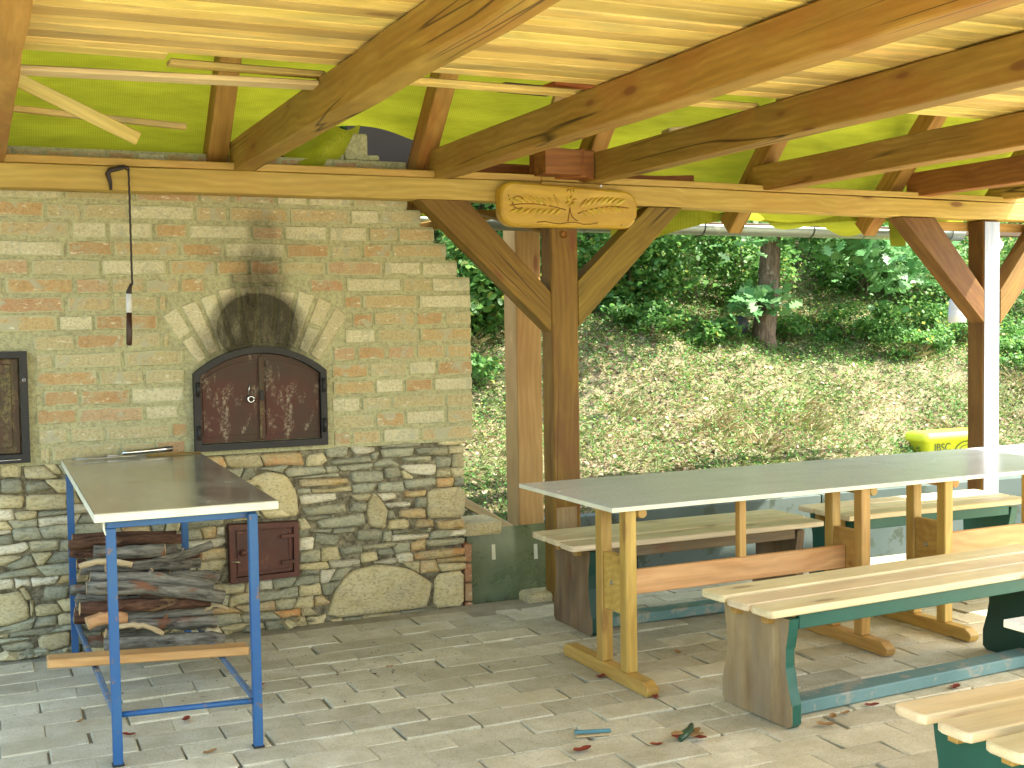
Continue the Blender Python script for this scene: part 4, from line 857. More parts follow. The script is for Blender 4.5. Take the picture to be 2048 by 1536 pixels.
# plank lying on the lower bars
timber('loose_plank', (0.205, 4.92, 0.2165), (0.972, 4.90, 0.1775), 0.095, 0.034, M['pine_rail'], None, 0.005, label='short orange plank lying across the lower bars of the blue table', cat='plank')
LOGS = [((0.334, 0.564), (0.806, 0.551), 5.5, 0.021, 'r'), ((0.427, 0.542), (0.716, 0.539), 5.36, 0.025, 'g'), ((0.338, 0.523), (0.667, 0.492), 5.52, 0.018, 'r'), ((0.676, 0.475), (0.934, 0.528), 5.42, 0.018, 'g'), ((0.358, 0.511), (0.568, 0.5), 5.26, 0.011, 'p'), ((0.47, 0.469), (0.831, 0.448), 5.38, 0.022, 'g'), ((0.399, 0.457), (0.901, 0.378), 5.26, 0.025, 'g'), ((0.746, 0.407), (0.962, 0.371), 5.44, 0.019, 'g'), ((0.38, 0.426), (0.935, 0.339), 5.2, 0.027, 'g'), ((0.334, 0.37), (0.564, 0.35), 5.46, 0.021, 'g'), ((0.353, 0.344), (0.516, 0.331), 5.44, 0.018, 'g'), ((0.463, 0.343), (0.729, 0.314), 5.34, 0.016, 'g'), ((0.351, 0.34), (0.887, 0.308), 5.24, 0.025, 'r'), ((0.34, 0.256), (0.556, 0.222), 5.42, 0.023, 'r'), ((0.377, 0.278), (0.535, 0.278), 5.22, 0.025, 'o'), ((0.526, 0.25), (0.912, 0.241), 5.34, 0.018, 'g'), ((0.497, 0.241), (0.919, 0.211), 5.28, 0.023, 'g'), ((0.494, 0.264), (0.674, 0.216), 5.16, 0.009, 'p'), ((0.458, 0.2), (0.702, 0.18), 5.34, 0.018, 'g'), ((0.389, 0.157), (0.735, 0.119), 5.42, 0.023, 'g'), ((0.439, 0.181), (0.927, 0.157), 5.18, 0.027, 'g'), ((0.867, 0.268), (0.955, 0.275), 5.24, 0.006, 'p')]
LL = ["top brown log of the firewood stack, right under the table top", "short grey log second from the top at the front of the stack", "brown log end sticking out at the upper left of the stack",
 "grey branch slanting up and out at the stack's upper right", "peeled pale branch at the upper left front of the stack", "grey-brown log just under the peeled pale branch", "long grey log sloping down to the right, upper of the two big ones",
 "grey stub showing at the right behind the upper big log", "thickest long grey log with orange cut end, middle of the stack", "grey log end poking out past the left rear leg, mid stack", "dark curved log end under the poking grey one at left",
 "thin grey stick under the thickest middle log", "long dark brown log with splintered left end below the middle", "dark log end low on the left beside the orange split piece", "split orange-faced piece low at the left front of the stack",
 "grey log with torn bark running right from the orange split piece", "grey log with sawn dark end low at the right of the stack", "pale curved splinter lying over the lower logs", "dark grey log under the pale curved splinter",
 "pair-ended grey log low at the left, behind the bottom log", "bottom front grey log just above the loose plank", "thin pale splinter jutting out at the right of the stack"]
for (a, b, y, r_, c), lb in zip(LOGS, LL):
    dy = random.uniform(-0.03, 0.03); r_ = r_*1.20; A = Vector((a[0], y-dy, a[1])); Bv = Vector((b[0], y+dy, b[1])); n = 9; mid = (A+Bv)/2; dirv = (Bv-A)
    bend = random.uniform(-0.012, 0.016) if c != 'p' else 0.018
    pts = [A + dirv*(i/n) + Vector((0, 0, bend*math.sin(math.pi*i/n)+random.gauss(0, 0.0022))) - mid for i in range(n+1)]
    Xv = dirv.normalized(); rr_ = [r_*(1.0+random.gauss(0, 0.055)) for _ in pts]; rr_[0] *= 0.93; rr_[-1] *= 0.9
    Yv = Vector((0, 0, 1)).cross(Xv).normalized(); Zv = Xv.cross(Yv); Rm = Matrix((Xv, Yv, Zv)); bm = bmesh.new()
    add_tube(bm, [Rm @ p for p in pts], rr_, 11, 0, 1, 0.035, random.uniform(0.85, 1.0))
    if c in 'gr' and random.random() < 0.4:
        add_tube(bm, [Rm @ pts[4], (Rm @ pts[4]) + Vector((0.02, -0.3*r_, r_*1.5))], [r_*0.4, r_*0.25], 7, 0, 1)
    o = link('firewood_log', bm_mesh(bm, 'firewood_log', [M['log_'+c], M['log_end']]), label=lb, cat='log', group='firewood stacked under the blue table')
    mm = Rm.transposed().to_4x4(); mm.translation = mid; o.matrix_world = mm
for k in range(15):
    z = 0.175 + 0.028*k + random.uniform(-0.004, 0.004); x0 = random.uniform(0.35, 0.44); x1 = random.uniform(0.80, 0.93) if k < 12 else random.uniform(0.70, 0.80); y = 5.58 + random.uniform(-0.04, 0.04); n = 7; Ln = x1-x0
    bm = bmesh.new(); add_tube(bm, [(-Ln/2+Ln*i/n, 0, 0.006*math.sin(3*i/n+k)+random.gauss(0, .002)) for i in range(n+1)], [random.uniform(0.021, 0.027) for _ in range(n+1)], 9, 0, 1, 0.04)
    link('firewood_log', bm_mesh(bm, 'firewood_log', [M['log_'+random.choice('ggr')], M['log_end']]), None, ((x0+x1)/2, y, z), (0, random.uniform(-.04, .04), 0), label='%s log from the bottom in the rear row of the firewood stack' % ('first second third fourth fifth sixth seventh eighth ninth tenth eleventh twelfth thirteenth fourteenth fifteenth'.split()[k]), cat='log', group='rear row of the firewood stack')
# tongs-like steel tool on the table
tl = empty('steel_fork', (0.47, 5.80, 0.907), R(4), label='chrome forked tool with round handle lying at the back of the blue table', cat='tool')
tube('handle', [(0.13, 0, 0.012), (0.155, 0, 0.014), (0.36, 0.005, 0.020)], [0.007, 0.012, 0.0145], M['chrome'], tl, 14)
bm = bmesh.new()
for (x0, x1, y0, y1) in ((0.06, 0.13, -0.03, 0.03), (0.0, 0.06, 0.012, 0.03), (0.0, 0.06, -0.03, -0.012), (-0.04, 0.0, -0.028, 0.028)): add_box(bm, (x0, y0, 0.005), (x1, y1, 0.010))
bmesh.ops.remove_doubles(bm, verts=bm.verts, dist=0.0005); bevel(bm, 0.002); link('head', bm_mesh(bm, 'head', M['chrome']), tl)
tube('wire', [(-0.10, -0.05, 0.004), (-0.03, -0.075, 0.004), (0.06, -0.075, 0.004), (0.20, -0.07, 0.004)], 0.0022, M['chrome'], tl, 5)
timber('wooden_stick', (0.70, 5.76, 0.906), (0.95, 5.775, 0.907), 0.012, 0.008, M['post'], None, 0.002, label='thin brown stick beside the chrome tool on the blue table', cat='stick')

# ================================================================== LONG TABLES
def knots(): pass
def long_table(x, y, rz, L, label, trestle=(0.11, 1.34), full=True):
    t = empty('trestle_table', (x, y, 0), rz, label=label, cat='table', group='grey-topped trestle tables')
    bm = bmesh.new(); add_box(bm, (0, 0, 0.7315), (L, 0.86, 0.7485)); bevel(bm, 0.0015); link('top_edge', bm_mesh(bm, 'top_edge', M['edge']), t)
    bm = bmesh.new(); add_box(bm, (0.001, 0.001, 0.7487), (L-0.001, 0.859, 0.7505)); link('table_top', bm_mesh(bm, 'table_top', M['laminate']), t)
    if not full: return t
    for tx in trestle:
        bm = bmesh.new(); y0, y1 = -0.12, 0.60; ch = 0.035
        pts = [(y0+ch*0.3, 0.0), (y1-ch*0.3, 0.0), (y1, 0.02), (y1, 0.035), (y1-ch, 0.058), (y0+ch, 0.058), (y0, 0.035), (y0, 0.02)]
        A = [bm.verts.new((tx-0.0275, p, q)) for p, q in pts]; C_ = [bm.verts.new((tx+0.0275, p, q)) for p, q in pts]
        bm.faces.new(A[::-1]); bm.faces.new(C_)
        for i in range(8): bm.faces.new([A[i], A[(i+1) % 8], C_[(i+1) % 8], C_[i]])
        bmesh.ops.rotate(bm, verts=bm.verts, cent=(tx, 0, 0), matrix=Matrix.Rotation(-math.pi/2, 3, 'Z')); bevel(bm, 0.003)
        f = link('foot', bm_mesh(bm, 'foot', M['pine']), t, (0, 0, 0))
        # grain runs along the foot: local x is the foot's length
        f.matrix_local = Matrix.Translation((tx, 0, 0)) @ Matrix.Rotation(math.pi/2, 4, 'Z') @ Matrix.Translation((-tx, 0, 0))
        for ly in (0.065, 0.265):
            timber('leg', (tx, ly, 0.0585), (tx, ly, 0.7305), 0.055, 0.052, M['pine'], t, 0.004, up=(1, 0, 0))
        timber('bearer', (tx+0.012, -0.0+0.05, 0.705), (tx+0.012, 0.80, 0.705), 0.045, 0.045, M['pine'], t, 0.012) if False else None
        box('plate', (tx-0.018, 0.0935, 0.29), (tx+0.018, 0.2365, 0.53), M['pine'], t, 0.003)
        tube('bolt', [(tx-0.0185, 0.165, 0.41), (tx-0.025, 0.165, 0.41)], 0.009, M['bolt'], t, 8)
        b = bmesh.new(); add_tube(b, [(0, 0.02, 0), (0, 0.10, 0), (0, 0.75, 0)], [0.02, 0.024, 0.024], 12); link('bearer', bm_mesh(b, 'bearer', M['pine']), t, (tx+0.075, 0.05, 0.706))
    timber('stretcher', (trestle[0]+0.019, 0.166, 0.402), (trestle[1]-0.019, 0.166, 0.402), 0.026, 0.105, M['pine_rail'], t, 0.004)
    timber('strut', ((trestle[0]+trestle[1])/2+0.02, 0.166, 0.4555), ((trestle[0]+trestle[1])/2+0.02, 0.166, 0.7305), 0.035, 0.036, M['pine'], t, 0.003, up=(1, 0, 0))
    return t
t1 = long_table(2.296, 4.192, R(1.3), 1.892, 'grey-topped trestle table nearest the post, its left end free')
t2 = long_table(4.190, 4.235, R(1.3), 1.90, 'grey-topped trestle table running out of the right edge behind the first', (-0.055, 1.20))
t3 = long_table(2.300, 1.32, R(1.0), 1.9, 'corner of a grey-topped table at the right edge, nearest the camera', (0.6, 1.5))

# ================================================================== BENCHES
def bench_leg(name, w0, prof, th, mat, t, loc, edge=None):
    """shaped plank leg; prof = half-width at heights"""
    bm = bmesh.new(); A = []; n = len(prof)
    pts = [(-h, z) for z, h in prof] + [(h, z) for z, h in prof[::-1]]
    F0 = [bm.verts.new((z, y, -th/2)) for y, z in pts]; F1 = [bm.verts.new((z, y, th/2)) for y, z in pts]
    bm.faces.new(F0); bm.faces.new(F1[::-1]); N = len(pts)
    for i in range(N):
        f = bm.faces.new([F0[(i+1) % N], F0[i], F1[i], F1[(i+1) % N]])
        if edge: f.material_index = 1
    bevel(bm, 0.002)
    bm.normal_update()
    for f in bm.faces: f.material_index = 1 if abs(f.normal.z) < 0.5 and edge else 0
    me = bm_mesh(bm, name, [M[mat], M[edge or mat]]); o = link(name, me, t)
    o.matrix_local = Matrix.Translation(loc) @ Matrix(((0, 0, 1, 0), (0, 1, 0, 0), (1, 0, 0, 0), (0, 0, 0, 1)))
    return o
PROF = [(0.0, 0.185), (0.018, 0.205), (0.09, 0.205), (0.15, 0.185), (0.22, 0.168), (0.29, 0.170), (0.35, 0.185), (0.405, 0.195)]
def bench(x, y, rz, L, label, legmat='green', edge=None, insets=(0.11, 0.11), boards=((-0.215, 0.125), (-0.070, 0.125), (0.075, 0.135)), stretcher='teal', stagger=(0, 0, 0), apron='green', leg2=None, round_end=True):
    t = empty('bench', (x, y, 0), rz, label=label, cat='bench', group='slatted garden benches with shaped plank legs')
    for (y0, wd), st in zip(boards, stagger):
        bm = bmesh.new(); c = 0.02; l0, l1 = st, L
        pts = [(l0+c*0.4, 0), (l0, c), (l0, wd-c), (l0+c*0.4, wd), (l1-c*0.4, wd), (l1, wd-c), (l1, c), (l1-c*0.4, 0)]
        A = [bm.verts.new((p, q, 0)) for p, q in pts]; C_ = [bm.verts.new((p, q, 0.028)) for p, q in pts]
        bm.faces.new(A[::-1]); bm.faces.new(C_)
        for i in range(8): bm.faces.new([A[i], A[(i+1) % 8], C_[(i+1) % 8], C_[i]])
        bevel(bm, 0.004); link('seat_board', bm_mesh(bm, 'seat_board', M['bench']), t, (0, y0, 0.4235+random.gauss(0, 0.0008)))
    for k, lx in enumerate((insets[0], L-insets[1])):
        mt_, ed_ = (legmat, edge) if k == 0 or leg2 is None else (leg2, leg2)
        bench_leg('leg', 0, PROF, 0.045, mt_, t, (lx, 0, 0), ed_)
        for yy in (-0.09, 0.09): box('batten_end', (lx-0.055, yy-0.018, 0.375), (lx+0.30 if False else lx+0.03, yy+0.018, 0.4225), M['pine'], t, 0.002)
    box('apron', (insets[0]+0.031, -0.185, 0.362), (L-insets[1]-0.031, -0.160, 0.4225), M[apron], t, 0.003)
    box('apron', (insets[0]+0.031, 0.160, 0.362), (L-insets[1]-0.031, 0.185, 0.4225), M[apron], t, 0.003)
    timber('floor_bar', (insets[0]+0.024, -0.05, 0.030), (L-insets[1]-0.024, -0.05, 0.030), 0.10, 0.05, M[stretcher], t, 0.005)
    return t
b2 = bench(2.545, 3.715, R(3.6), 1.78, 'long bench in front of the tables with a bare-wood left leg edged green', 'raw', 'green', insets=(0.125, 0.20), boards=((-0.215, 0.125), (-0.075, 0.125), (0.068, 0.14)), leg2='green_dark')
b3 = bench(2.50, 5.195, R(0.3), 1.47, 'bench behind the first table beside the middle post, dark weathered left leg', 'raw_dark', 'green_dark', insets=(0.14, 0.12), leg2='raw_dark', apron='raw_dark', boards=((-0.235, 0.14), (-0.085, 0.14), (0.065, 0.15)))
b4 = bench(4.16, 5.24, R(0.0), 1.31, 'green-legged bench behind the second table near the right post', 'green', 'green', insets=(0.10, 0.10), boards=((-0.225, 0.14), (-0.075, 0.14), (0.075, 0.135)))
b1 = bench(2.235, 2.285, R(1.0), 1.7, 'nearest bench in the bottom right corner with green legs', 'green', 'green', insets=(0.135, 0.15), boards=((-0.205, 0.115), (-0.045, 0.115), (0.11, 0.115)))

# ================================================================== THINGS BEHIND AND BESIDE
gp = empty('glass_pane', (2.40, 5.99, -0.25), label='dirty green glass sheet leaning beside the wall end', cat='glass')
bm = bmesh.new(); add_box(bm, (0.0, 0, 0.0), (0.49, 0.006, 0.625)); o = link('pane', bm_mesh(bm, 'pane', M['glass']), gp, (0, 0, 0), (R(-4), 0, 0))
for x_, z_ in ((0.155, 0.52), (0.41, 0.50)): box('reflection_streak', (x_, 0.070*(z_-0.08)-0.004, z_-0.08), (x_+0.022, 0.070*(z_-0.08)-0.002, z_), M['edge'], gp, 0.0005, rot=None) if False else link('reflection_streak', box_me('reflection_streak', (-0.011, -0.0012, -0.042), (0.011, 0.0, 0.042), M['edge']), gp, (x_, 0.0699*(z_-0.03)-0.002, z_-0.03), (R(-4), 0, 0))  # pale strips painted in for reflections on the glass
for x0, y0, z0, z1, w_, nm in ((2.655, 5.80, -0.24, -0.09, 0.13, 'lower left'), (2.79, 5.80, -0.24, -0.06, 0.12, 'lower right'), (2.66, 5.82, -0.085, 0.035, 0.20, 'upper')):
    bm = bmesh.new(); add_box(bm, (-w_/2, -0.07, 0), (w_/2, 0.07, z1-z0)); bevel(bm, 0.02, 2)
    for v in bm.verts: v.co += Vector((random.gauss(0, .004), random.gauss(0, .004), random.gauss(0, .003)))
    link('stone_block', bm_mesh(bm, 'stone_block', M['tan']), None, (x0+w_/2, y0+0.05, z0), label='rough tan stone block, %s of the pile in front of the glass sheet' % nm, cat='stone', group='stone blocks piled by the middle post')
timber('leaning_bar', (2.36, 6.20, 0.56), (2.84, 6.42, 0.28), 0.025, 0.05, M['raw'], None, 0.003, label='grey weathered strip slanting down between wall end and rear post', cat='strip')
# yellow plastic crate at the foot of the bank
yb = empty('yellow_bin', (6.68, 7.14, 0.02), label='bright yellow lidded plastic bin with black print at the foot of the bank', cat='bin')
bm = bmesh.new(); rings = []
for z, gx, gy in ((0.0, 0.05, 0.04), (0.50, 0.012, 0.01), (0.505, -0.012, -0.012), (0.54, -0.012, -0.012), (0.565, 0.0, 0.0), (0.572, 0.02, 0.02), (0.574, 0.06, 0.05)):
    x0, x1, y0, y1 = gx, 0.66-gx, gy, 0.24-gy; r_ = 0.045; ring = []
    for cx, cy, a0 in ((x1-r_, y0+r_, -90), (x1-r_, y1-r_, 0), (x0+r_, y1-r_, 90), (x0+r_, y0+r_, 180)):
        for k in range(5): a = R(a0+22.5*k); ring.append(bm.verts.new((cx+r_*math.cos(a), cy+r_*math.sin(a), z)))
    rings.append(ring)
for a, b in zip(rings, rings[1:]):
    for i in range(20): bm.faces.new([a[i], a[(i+1) % 20], b[(i+1) % 20], b[i]])
bm.faces.new(rings[0][::-1]); bm.faces.new(rings[-1]); link('body', bm_mesh(bm, 'body', M['yellow'], True), yb)
fc = bpy.data.curves.new('print', 'FONT'); fc.body = 'IBSC'; fc.size = 0.085; fc.extrude = 0.001; fo_ = bpy.data.objects.new('tmp_print', fc); col.objects.link(fo_)
bpy.context.view_layer.update(); me = bpy.data.meshes.new_from_object(fo_.evaluated_get(bpy.context.evaluated_depsgraph_get())); bpy.data.objects.remove(fo_); me.materials.clear(); setmat(me, M['ink'])
link('print', me, yb, (0.085, 0.008, 0.425), (R(90), 0, 0))
tube('print', [(0.42+0.13*math.cos(t), 0.010, 0.39+0.10*math.sin(t)) for t in np.linspace(0.15, 2.9, 16)], 0.004, M['ink'], yb, 5)
tube('print', [(0.42+0.09*math.cos(t), 0.012, 0.38+0.08*math.sin(t)) for t in np.linspace(0.15, 2.9, 16)], 0.003, M['ink'], yb, 5)
# kerb stones right of the last bench
link('kerb_block', box_me('kerb_block', (-0.55, -0.12, 0), (0.55, 0.12, 0.17), M['tan'], 0.012, 0.004), None, (6.32, 5.20, -0.02), (0, 0, R(-8)), label='long pale kerb stone lying right of the far green bench', cat='stone')
# dark bag by the tree
bm = bmesh.new(); bmesh.ops.create_icosphere(bm, subdivisions=2, radius=0.14)
for v in bm.verts: v.co.z *= 0.7; v.co += Vector((random.gauss(0, .014), random.gauss(0, .014), random.gauss(0, .012)))
link('plastic_bag', bm_mesh(bm, 'plastic_bag', paint('slate_plastic', (0.045, 0.05, 0.055), 0.5)), None, (6.36, 9.25, 1.44), label='dark slate-coloured bag left of the tree trunk on the bank', cat='bag')

# ---- fallen leaves and bits on the paving
def dead_leaf(px_xy, s_, ang, mat, label, curl=0.5):
    bm = bmesh.new(); n = 8; up = []; dn = []; mid = []
    for i in range(n+1):
        t = i/n; x = (t-0.5)*s_*2; wd = s_*0.55*math.sin(math.pi*min(1, t*0.92+0.06))*(1+0.25*math.sin(9*t)); z = curl*s_*(t-0.5)**2*2
        mid.append(bm.verts.new((x, 0, z))); up.append(bm.verts.new((x, wd, z+curl*wd*0.8))); dn.append(bm.verts.new((x, -wd, z+curl*wd*0.9)))
    for i in range(n):
        bm.faces.new([mid[i], mid[i+1], up[i+1], up[i]]); bm.faces.new([dn[i], dn[i+1], mid[i+1], mid[i]])
    link('fallen_leaf', bm_mesh(bm, 'fallen_leaf', M[mat], True), None, (px_xy[0], px_xy[1], 0.004), (0, 0, R(ang)), label=label, cat='leaf', group='dry leaves fallen on the paving')
LV = [((2.355, 4.40), .035, 20, 'red_leaf', 'reddish leaf against the left foot of the first table'), ((2.41, 4.06), .028, 60, 'red_leaf', 'dark red leaf at the near tip of the first table foot'),
 ((2.80, 3.50), .035, -30, 'dead_leaf', 'curled tan leaf by the near edge of the bench bar, leftmost'), ((2.88, 3.56), .03, 50, 'dead_leaf', 'curled tan leaf next along the bench bar'), ((2.95, 3.575), .025, 10, 'dead_leaf', 'brown leaf third along the bench bar'),
 ((3.10, 3.60), .032, -10, 'red_leaf', 'dark red leaf under the middle of the bench bar'), ((3.55, 3.63), .034, 25, 'red_leaf', 'bright red leaf near the right end of the bench bar'),
 ((1.88, 3.665), .040, 14, 'red_leaf', 'magenta leaf at the bottom edge of the picture, centre'), ((2.14, 3.60), .024, -20, 'red_leaf', 'small red and brown leaf right of the blue stick'),
 ((0.68, 4.63), .030, 70, 'red_leaf', 'rust-brown leaf under the blue table, right of centre'), ((0.46, 4.55), .028, -25, 'red_leaf', 'reddish leaf just behind the blue lower bar'), ((0.70, 4.23), .03, 30, 'dead_leaf', 'brown leaf left of the right front table leg'),
 ((0.31, 4.79), .022, 60, 'dead_leaf', 'dark curled leaf on the paving left of the blue table'), ((2.83, 4.57), .03, 80, 'dead_leaf', 'dark upright leaf behind the bench between table feet'), ((3.18, 4.42), .03, -50, 'red_leaf', 'rusty leaf left of the second table foot'),
 ((1.02, 4.93), .03, 15, 'red_leaf', 'red-brown leaf beside the wall right of the firewood'), ((1.60, 4.95), .02, 0, 'dead_leaf', 'small faint orange leaf in the middle of the paving')]
for a in LV: dead_leaf(*a)
wr = empty('leaf_clump', (2.28, 3.62, 0.0), label='clump of brown leaves round a dull green wrapper near the bench leg', cat='litter')
bm = bmesh.new(); add_tube(bm, [(-0.05, -0.03, 0.012), (-0.02, -0.01, 0.018), (0.02, 0.015, 0.02), (0.045, 0.04, 0.03)], [0.009, 0.016, 0.014, 0.008], 9, jit=0.2); link('wrapper', bm_mesh(bm, 'wrapper', M['plastic']), wr)
for k in range(6):
    a = random.uniform(0, 6); bm = bmesh.new(); pts = [bm.verts.new((0.03*math.cos(t)*(1+random.gauss(0, .15)), 0.018*math.sin(t), random.gauss(0.004, .003))) for t in np.linspace(0, 2*math.pi, 8)[:-1]]; bm.faces.new(pts)
    link('dry_leaf', bm_mesh(bm, 'dry_leaf', M['dead_leaf' if k % 2 else 'red_leaf']), wr, (0.05*math.cos(a), 0.035*math.sin(a), 0.006+0.004*k), (random.uniform(-.4, .4), random.uniform(-.4, .4), a))
timber('blue_stick', (1.935, 3.835, 0.008), (2.060, 3.790, 0.010), 0.013, 0.012, M['chalkblue'], None, 0.002, label='small flat stick painted blue-green lying on the paving, bottom centre', cat='stick')
timber('bark_scrap', (1.925, 3.80, 0.004), (2.045, 3.765, 0.006), 0.014, 0.005, M['log_p'], None, 0.001, label='pale sliver of wood beside the blue-green stick', cat='scrap')
# crumbs of bark and dirt
def scatter_tris(name, pts, size, mat, n_per=3, **k):
    n = len(pts); a = rng.uniform(0, 2*np.pi, (n, n_per)); a.sort(1); r_ = size[:, None]*rng.uniform(0.5, 1.0, (n, n_per))
    V = np.stack([pts[:, 0:1]+r_*np.cos(a), pts[:, 1:2]+r_*np.sin(a), pts[:, 2:3]+rng.uniform(0.002, 0.006, (n, n_per))], 2).reshape(-1, 3)
    return arr_mesh(name, V, n, n_per, mat, **k)
def arr_mesh(name, V, nf, k, mat, parent=None, loc=(0, 0, 0), **kw):
    me = bpy.data.meshes.new(name); me.vertices.add(len(V)); me.vertices.foreach_set('co', np.asarray(V, np.float32).ravel())
    me.loops.add(nf*k); me.loops.foreach_set('vertex_index', np.arange(nf*k, dtype=np.int32))
    me.polygons.add(nf); me.polygons.foreach_set('loop_start', np.arange(0, nf*k, k, dtype=np.int32)); me.polygons.foreach_set('loop_total', np.full(nf, k, np.int32))
    me.update(calc_edges=True); me.validate(); setmat(me, mat); return link(name, me, parent, loc, **kw)
n = 900; cx_ = rng.uniform(-0.2, 6.0, n); cy_ = rng.uniform(3.3, 5.85, n); near = rng.uniform(0, 1, n) < 0.55; cx_[near] = rng.normal(1.55, 0.55, near.sum()); cy_[near] = rng.normal(5.05, 0.28, near.sum()); cy_ = np.minimum(cy_, 5.86)
scatter_tris('floor_crumbs', np.stack([cx_, cy_, np.full(n, 0.001)], 1), rng.gamma(2.0, 0.0022, n)+0.001, M['pack'], 4, kind='stuff')

# ================================================================== VEGETATION
def frames(n, up_bias=0.6, droop=0.0):
    nrm = rng.normal(0, 1, (n, 3)); nrm[:, 2] = np.abs(nrm[:, 2])*1.0 + up_bias; nrm /= np.linalg.norm(nrm, axis=1)[:, None]
    t = rng.normal(0, 1, (n, 3)); t -= (t*nrm).sum(1)[:, None]*nrm; t /= np.linalg.norm(t, axis=1)[:, None]; return nrm, t, np.cross(nrm, t)
def leaves(name, pts, size, shape, mat, up_bias=0.6, **k):
    n = len(pts); N, T, Bn = frames(n, up_bias); sh_ = np.array(shape, float); kk = len(sh_); s_ = size if hasattr(size, '__len__') else rng.uniform(0.65, 1.25, n)*size
    V = pts[:, None, :] + s_[:, None, None]*(sh_[None, :, 0:1]*T[:, None, :] + sh_[None, :, 1:2]*Bn[:, None, :] + sh_[None, :, 2:3]*N[:, None, :])
    return arr_mesh(name, V.reshape(-1, 3), n, kk, mat, **k)
OVAL = [(0, 0, 0), (0.25, 0.30, 0.04), (0.60, 0.32, 0.06), (1.0, 0, -0.04), (0.60, -0.32, 0.06), (0.25, -0.30, 0.04)]
OAKL = [(0, 0, 0), (0.14, 0.10, 0), (0.22, 0.30, 0.03), (0.34, 0.12, 0), (0.46, 0.40, 0.04), (0.58, 0.15, 0), (0.74, 0.36, 0.02), (0.86, 0.14, 0), (1.0, 0.0, -0.06), (0.86, -0.14, 0), (0.74, -0.36, 0.02), (0.58, -0.15, 0), (0.46, -0.40, 0.04), (0.34, -0.12, 0), (0.22, -0.30, 0.03), (0.14, -0.10, 0)]
BL = [(-0.05, 0, 0), (0.5, 0.03, 0.10), (1.0, 0, 0.0), (0.5, -0.045, 0.10)]
def hill_pts(n, x0, x1, y0, y1, dens=None):
    x = rng.uniform(x0, x1, n); y = rng.uniform(y0, y1, n)
    if dens is not None:
        keep = rng.uniform(0, 1, n) < dens(x, y); x, y = x[keep], y[keep]
    return np.stack([x, y, hz(x, y)], 1)
def clump(x, y, f=1.0, ph=0.0): return 0.5+0.5*np.sin(2.1*f*x+ph+1.3*np.sin(1.7*f*y+ph))*np.sin(2.6*f*y-ph+1.1*np.sin(2.3*f*x))
# visible wedge of the bank: x grows with y
def wedge(x, y): return ((x > 0.30*y) & (x < 1.30*y+0.8)).astype(float)
P = hill_pts(190000, 2.0, 14.0, 6.9, 11.2, lambda x, y: wedge(x, y)*(0.35+0.65*clump(x, y, 1.0, 0.5))*np.where(y > 9.6, 0.35, 1.0)*np.where((x > 0.66*y) & (y > 8.2), 0.40, 1.0)*(0.55+0.45*clump(x, y, 0.55, 3.3)))  # straw thinned at right; darker soil shows in place of tree shade
def blades(name, P, L, mat, lean, **k):
    n = len(P); a = rng.uniform(0, 2*np.pi, n); h = rng.normal(lean, 0.25, n); d = np.stack([np.cos(a)*np.cos(h), np.sin(a)*np.cos(h), np.abs(np.sin(h))+0.03], 1); sd = np.stack([-np.sin(a), np.cos(a), np.zeros(n)], 1)
    l_ = np.minimum(rng.gamma(4, L/4, n), 2.2*L)[:, None]; w_ = 0.0016+rng.uniform(0, 0.0018, n)[:, None]; up = np.array([[0, 0, 1.0]])
    V = np.stack([P-sd*w_, P+sd*w_, P+d*l_*0.55+sd*w_*0.8+up*l_*0.10, P+d*l_, P+d*l_*0.55-sd*w_*0.8+up*l_*0.10], 1)
    return arr_mesh(name, V.reshape(-1, 3), n, 5, mat, **k)
blades('dry_grass', P, 0.048, M['blade_d'], 0.10, kind='stuff')
P = hill_pts(110000, 2.0, 14.0, 6.9, 11.2, lambda x, y: wedge(x, y)*(0.42+0.6*clump(x, y, 1.4, 2.0)**1.3))
blades('green_grass', P, 0.050, M['blade_g'], 0.60, kind='stuff')
P = hill_pts(90000, 2.0, 14.0, 6.9, 11.2, lambda x, y: wedge(x, y)*(0.25+0.9*clump(x, y, 1.8, 4.0)**2+0.6*(y > 8.6)))
P[:, 2] += rng.uniform(0.01, 0.07, len(P)); leaves('low_weeds', P, 0.024, OVAL, M['leaf_a'], 0.9, kind='stuff')
P = hill_pts(26000, 2.0, 14.0, 6.9, 11.2, lambda x, y: wedge(x, y)*(0.3+0.7*clump(x, y, 0.8, 1.0)))
P[:, 2] += rng.uniform(0.0, 0.02, len(P)); leaves('leaf_litter', P, 0.040, OVAL, M['litter'], 1.2, kind='stuff')
# straw tufts
P = []
for k in range(14):
    y = random.uniform(7.3, 9.6); x = random.uniform(0.38*y, 1.2*y); q = np.stack([rng.normal(x, .07, 160), rng.normal(y, .07, 160)], 1); P.append(np.stack([q[:, 0], q[:, 1], hz(q[:, 0], q[:, 1])], 1))
blades('straw_tufts', np.concatenate(P), 0.10, M['blade_d'], 0.45, kind='stuff')
